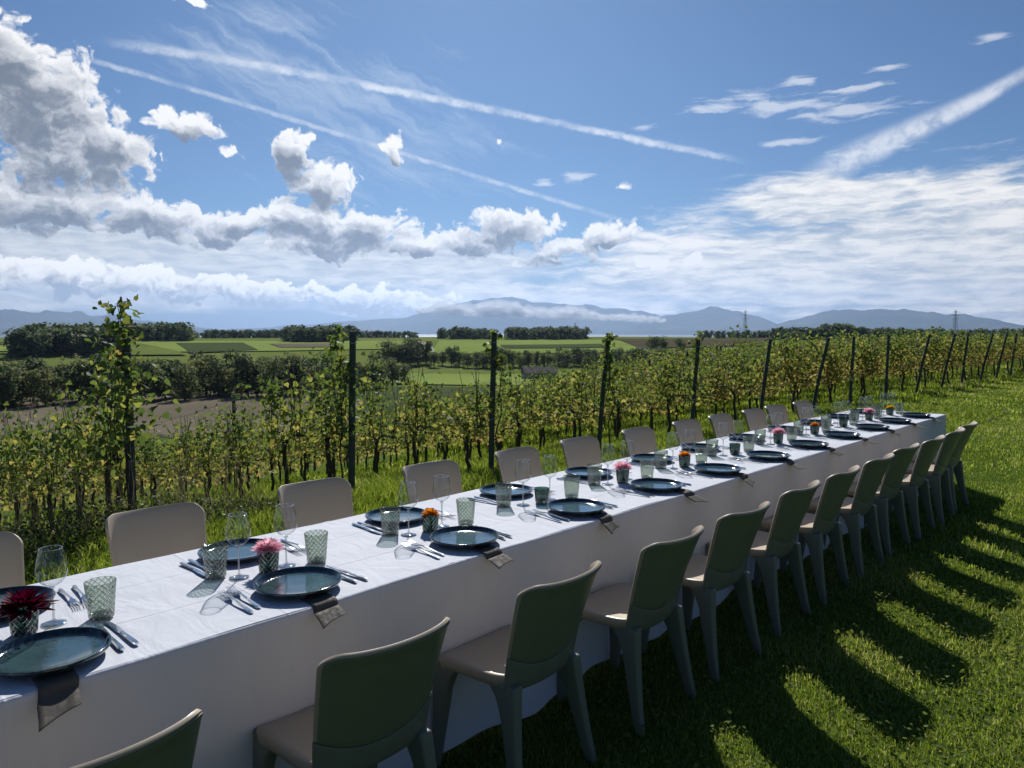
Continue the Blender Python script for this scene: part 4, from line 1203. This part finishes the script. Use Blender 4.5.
def napkin_me(seed):
    r = random.Random(seed)
    ex = TX1 + .016
    # path in (x, z) from under the plate over the table edge; hanging end kicks outward
    kick = r.uniform(.02, .05); drop = r.uniform(.03, .055); tw = r.uniform(-.8, .8)
    path = [(-2.36, TZ + .0045), (-2.25, TZ + .0045), (TX1 - .02, TZ + .0045), (TX1 + .006, TZ + .002), (ex + .004, TZ - .016), (ex + .016, TZ - drop * .45), (ex + .03 + kick * .6, TZ - drop * .8), (ex + .035 + kick, TZ - drop)]
    fine = []
    for i in range(len(path) - 1):
        for k in range(4):
            t = k / 4; fine.append((path[i][0] * (1 - t) + path[i + 1][0] * t, path[i][1] * (1 - t) + path[i + 1][1] * t))
    fine.append(path[-1])
    V, Fc = [], []; n = len(fine); nw = 7
    for lay in range(2):
        for i, (x, z) in enumerate(fine):
            t = max(0, (i - 12) / (n - 12)); hw = .047 + .006 * t
            for j in range(nw):
                v = -1 + 2 * j / (nw - 1)
                xx = x + lay * (.0035 if i > 12 else 0) + t * v * tw * .03 + t * .010 * v * v; zz = z + lay * (.0035 if i <= 14 else .0012) - t * v * tw * .012
                V.append((xx, v * hw + t * tw * .03, zz))
    N = n * nw
    for i in range(n - 1):
        for j in range(nw - 1):
            a = i * nw + j; Fc.append((a, a + 1, a + nw + 1, a + nw)); Fc.append((N + a, N + a + nw, N + a + nw + 1, N + a + 1))
    for j in range(nw - 1):
        Fc.append((j, N + j, N + j + 1, j + 1)); a = (n - 1) * nw + j; Fc.append((a, a + 1, N + a + 1, N + a))
    for i in range(n - 1):
        a = i * nw; Fc.append((a, a + nw, N + a + nw, N + a)); b = a + nw - 1; Fc.append((b, N + b, N + b + nw, b + nw))
    return proto_mesh('cloth_napkin', (V, Fc), M['napkin'])

def petals(kind, seed, rad, n, h0, pointed=False):
    r = np.random.default_rng(seed)
    V, L, S, T = [], [], [], []
    for k in range(n):
        t = (k + .5) / n; th = k * 2.39996; el_ = (1 - t) * 1.45 - .12 + r.normal(0, .06)          # centre petals upright
        ln = rad * (.55 + .5 * t) * r.uniform(.9, 1.1); w = ln * (.16 if pointed else .27)
        d = np.array([cos(th) * cos(el_), sin(th) * cos(el_), sin(el_)]); s_ = np.array([-sin(th), cos(th), 0]); u_ = np.cross(d, s_)
        b = np.array([0, 0, h0]) + d * rad * .12
        q0 = [b, b + d * ln * .5 + s_ * w + u_ * w * .4, b + d * ln, b + d * ln * .5 - s_ * w + u_ * w * .4, b + d * ln * .5 - u_ * w * .2]
        if not pointed: q0[2] = b + d * ln - u_ * 0
        i0 = len(V) ; V += q0
        for f in ((0, 1, 4), (1, 2, 4), (2, 3, 4), (3, 0, 4)): L += [i0 + a for a in f]; S.append(3)
        T += [1 - t * .7] * 5
    return mesh_np('petals', np.array(V), L, S, M['petal'][kind], attr=('tone', T), smooth=False)

PL = [.52, 1.31, 2.11, 2.90, 3.64, 4.36, 5.08, 5.84, 6.60, 7.32, 8.04, 8.72]
flower_kind = ['burgundy', 'pink', 'orange', None, 'pink', 'orange', None, 'pink', 'orange', None, 'pink', 'yellow']
SN = 'counting from the near end'
wine0 = None
def place(me, name, x, y, z, rz, label, cat, group):
    return tag(link(name, me, None, (x, y, z), rz), label, cat, group)
for i, y in enumerate(PL):
    o_ = ordn(i + 1)
    for side in ('lawn', 'vineyard'):
        s = 1 if side == 'lawn' else -1
        y_ = y + (0 if s > 0 else .02 + R.uniform(-.02, .03))
        px_ = -2.32 if s > 0 else -2.86
        jx, jy = R.uniform(-.012, .012), R.uniform(-.015, .015)
        place(plate_me, 'dinner_plate', px_ + jx, y_ + jy, Z0 + (.006 if s > 0 else .001), R.uniform(0, 6), f'glossy teal plate with dark rim, {o_} from the near end on the {side} side', 'plate', f'plates on the {side} side')
        tu = place(tum_me, 'drinking_tumbler', (-2.545 if s > 0 else -2.66) + R.uniform(-.008, .008), y_ + (.205 if s > 0 else -.20) + R.uniform(-.015, .015), Z0, R.uniform(0, 6), f'smoky green textured tumbler beside the {o_} {side}-side plate from the near end', 'tumbler', f'tumblers on the {side} side'); tu.scale = (.94, .94, .93)
        rz = 0 if s > 0 else pi
        a = R.uniform(-.12, .08)
        cx = -2.36 if s > 0 else -2.80
        # forks on the eater's left, knives on the right
        for q_, (off, nm) in enumerate(((.172, 'nearer'), (.212, 'farther'))):
            place(fork_me, 'dinner_fork', cx + R.uniform(-.015, .015), y_ - s * (off + .008), Z0, rz + a + R.uniform(-.05, .05), f'steel fork {nm} {"to" if nm == "nearer" else "from"} the {o_} {side}-side plate, from the near end', 'fork', 'forks')
        a = R.uniform(-.10, .10)
        for q_, (off, nm) in enumerate(((.178, 'nearer'), (.215, 'farther'))):
            place(knife_me, 'dinner_knife', cx + R.uniform(-.015, .015), y_ + s * (off), Z0, rz + a + R.uniform(-.04, .04), f'steel knife {nm} {"to" if nm == "nearer" else "from"} the {o_} {side}-side plate, from the near end', 'knife', 'knives')
        if s > 0:
            place(napkin_me(40 + i), 'cloth_napkin', 0, y_ + R.uniform(-.01, .04), 0, 0, f'taupe napkin hanging over the table edge from under the {o_} lawn-side plate', 'napkin', 'napkins hanging over the edge')
    for nm, off in (('near', -.095), ('far', .10)):
        x, yy = -2.60 + R.uniform(-.012, .012), y + off + R.uniform(-.012, .012)
        if wine0 is None:
            g = wine0 = empty('wine_glass', (x, yy, Z0)); b_ = link('bowl', bowl_me, g); link('rim', rim_me, b_); link('stem', stem_me, g); link('foot', foot_me, g)
        else: g = copy_thing(wine0, (x, yy, Z0), 0)
        tag(g, f'clear wine glass on the {nm} side of the {o_} green cup from the near end', 'wine glass', 'wine glasses down the middle')
    k = flower_kind[i]
    cx, cy = -2.575, y + R.uniform(0, .02)
    place(cup_me, 'glass_cup', cx, cy, Z0, R.uniform(0, 6), f'dark green glass cup {"holding a " + k + " flower" if k else "with a candle and no flower"}, {o_} from the near end', 'cup', 'green glass cups down the middle')
    if k:
        f = empty('cut_flower', (cx, cy, Z0)); tag(f, f'{k} flower head in the {o_} green cup from the near end', 'flower', 'flowers in glass cups')
        rad = {'burgundy': .082, 'pink': .058, 'orange': .044, 'yellow': .044}[k]
        link('petals', petals(k, i, rad, {'burgundy': 95, 'pink': 170, 'orange': 60, 'yellow': 60}[k], {'burgundy': .078, 'pink': .088, 'orange': .076, 'yellow': .076}[k], k in ('burgundy', 'pink')), f)
        VF = tube([(.012, 0, .014), (0, 0, .085)], [.0028, .0028], 6); mesh_obj('stem', VF[0], VF[1], M['bark'], f)
    else:
        f = empty('votive_candle', (cx, cy, Z0)); tag(f, f'small pale candle in the {o_} green cup from the near end', 'candle', 'candles in glass cups')
        link('wax', wax_me, f); link('wick', wick_me, f)

# ------------------------------------------------------------------ render settings
vs = scene.view_settings; vs.view_transform = 'Standard'; vs.look = 'None'; vs.gamma = 1; vs.use_curve_mapping = False; vs.exposure = .12
scene.display_settings.display_device = 'sRGB'
cy = scene.cycles
scene.render.engine = 'CYCLES'
cy.max_bounces = 10; cy.diffuse_bounces = 3; cy.glossy_bounces = 4; cy.transmission_bounces = 6; cy.transparent_max_bounces = 28; cy.volume_bounces = 0
cy.caustics_reflective = False; cy.caustics_refractive = False; cy.sample_clamp_indirect = 4
cy.use_denoising = True
try:
    cy.denoiser = 'OPENIMAGEDENOISE'; cy.denoising_input_passes = 'RGB_ALBEDO_NORMAL'
except Exception: pass
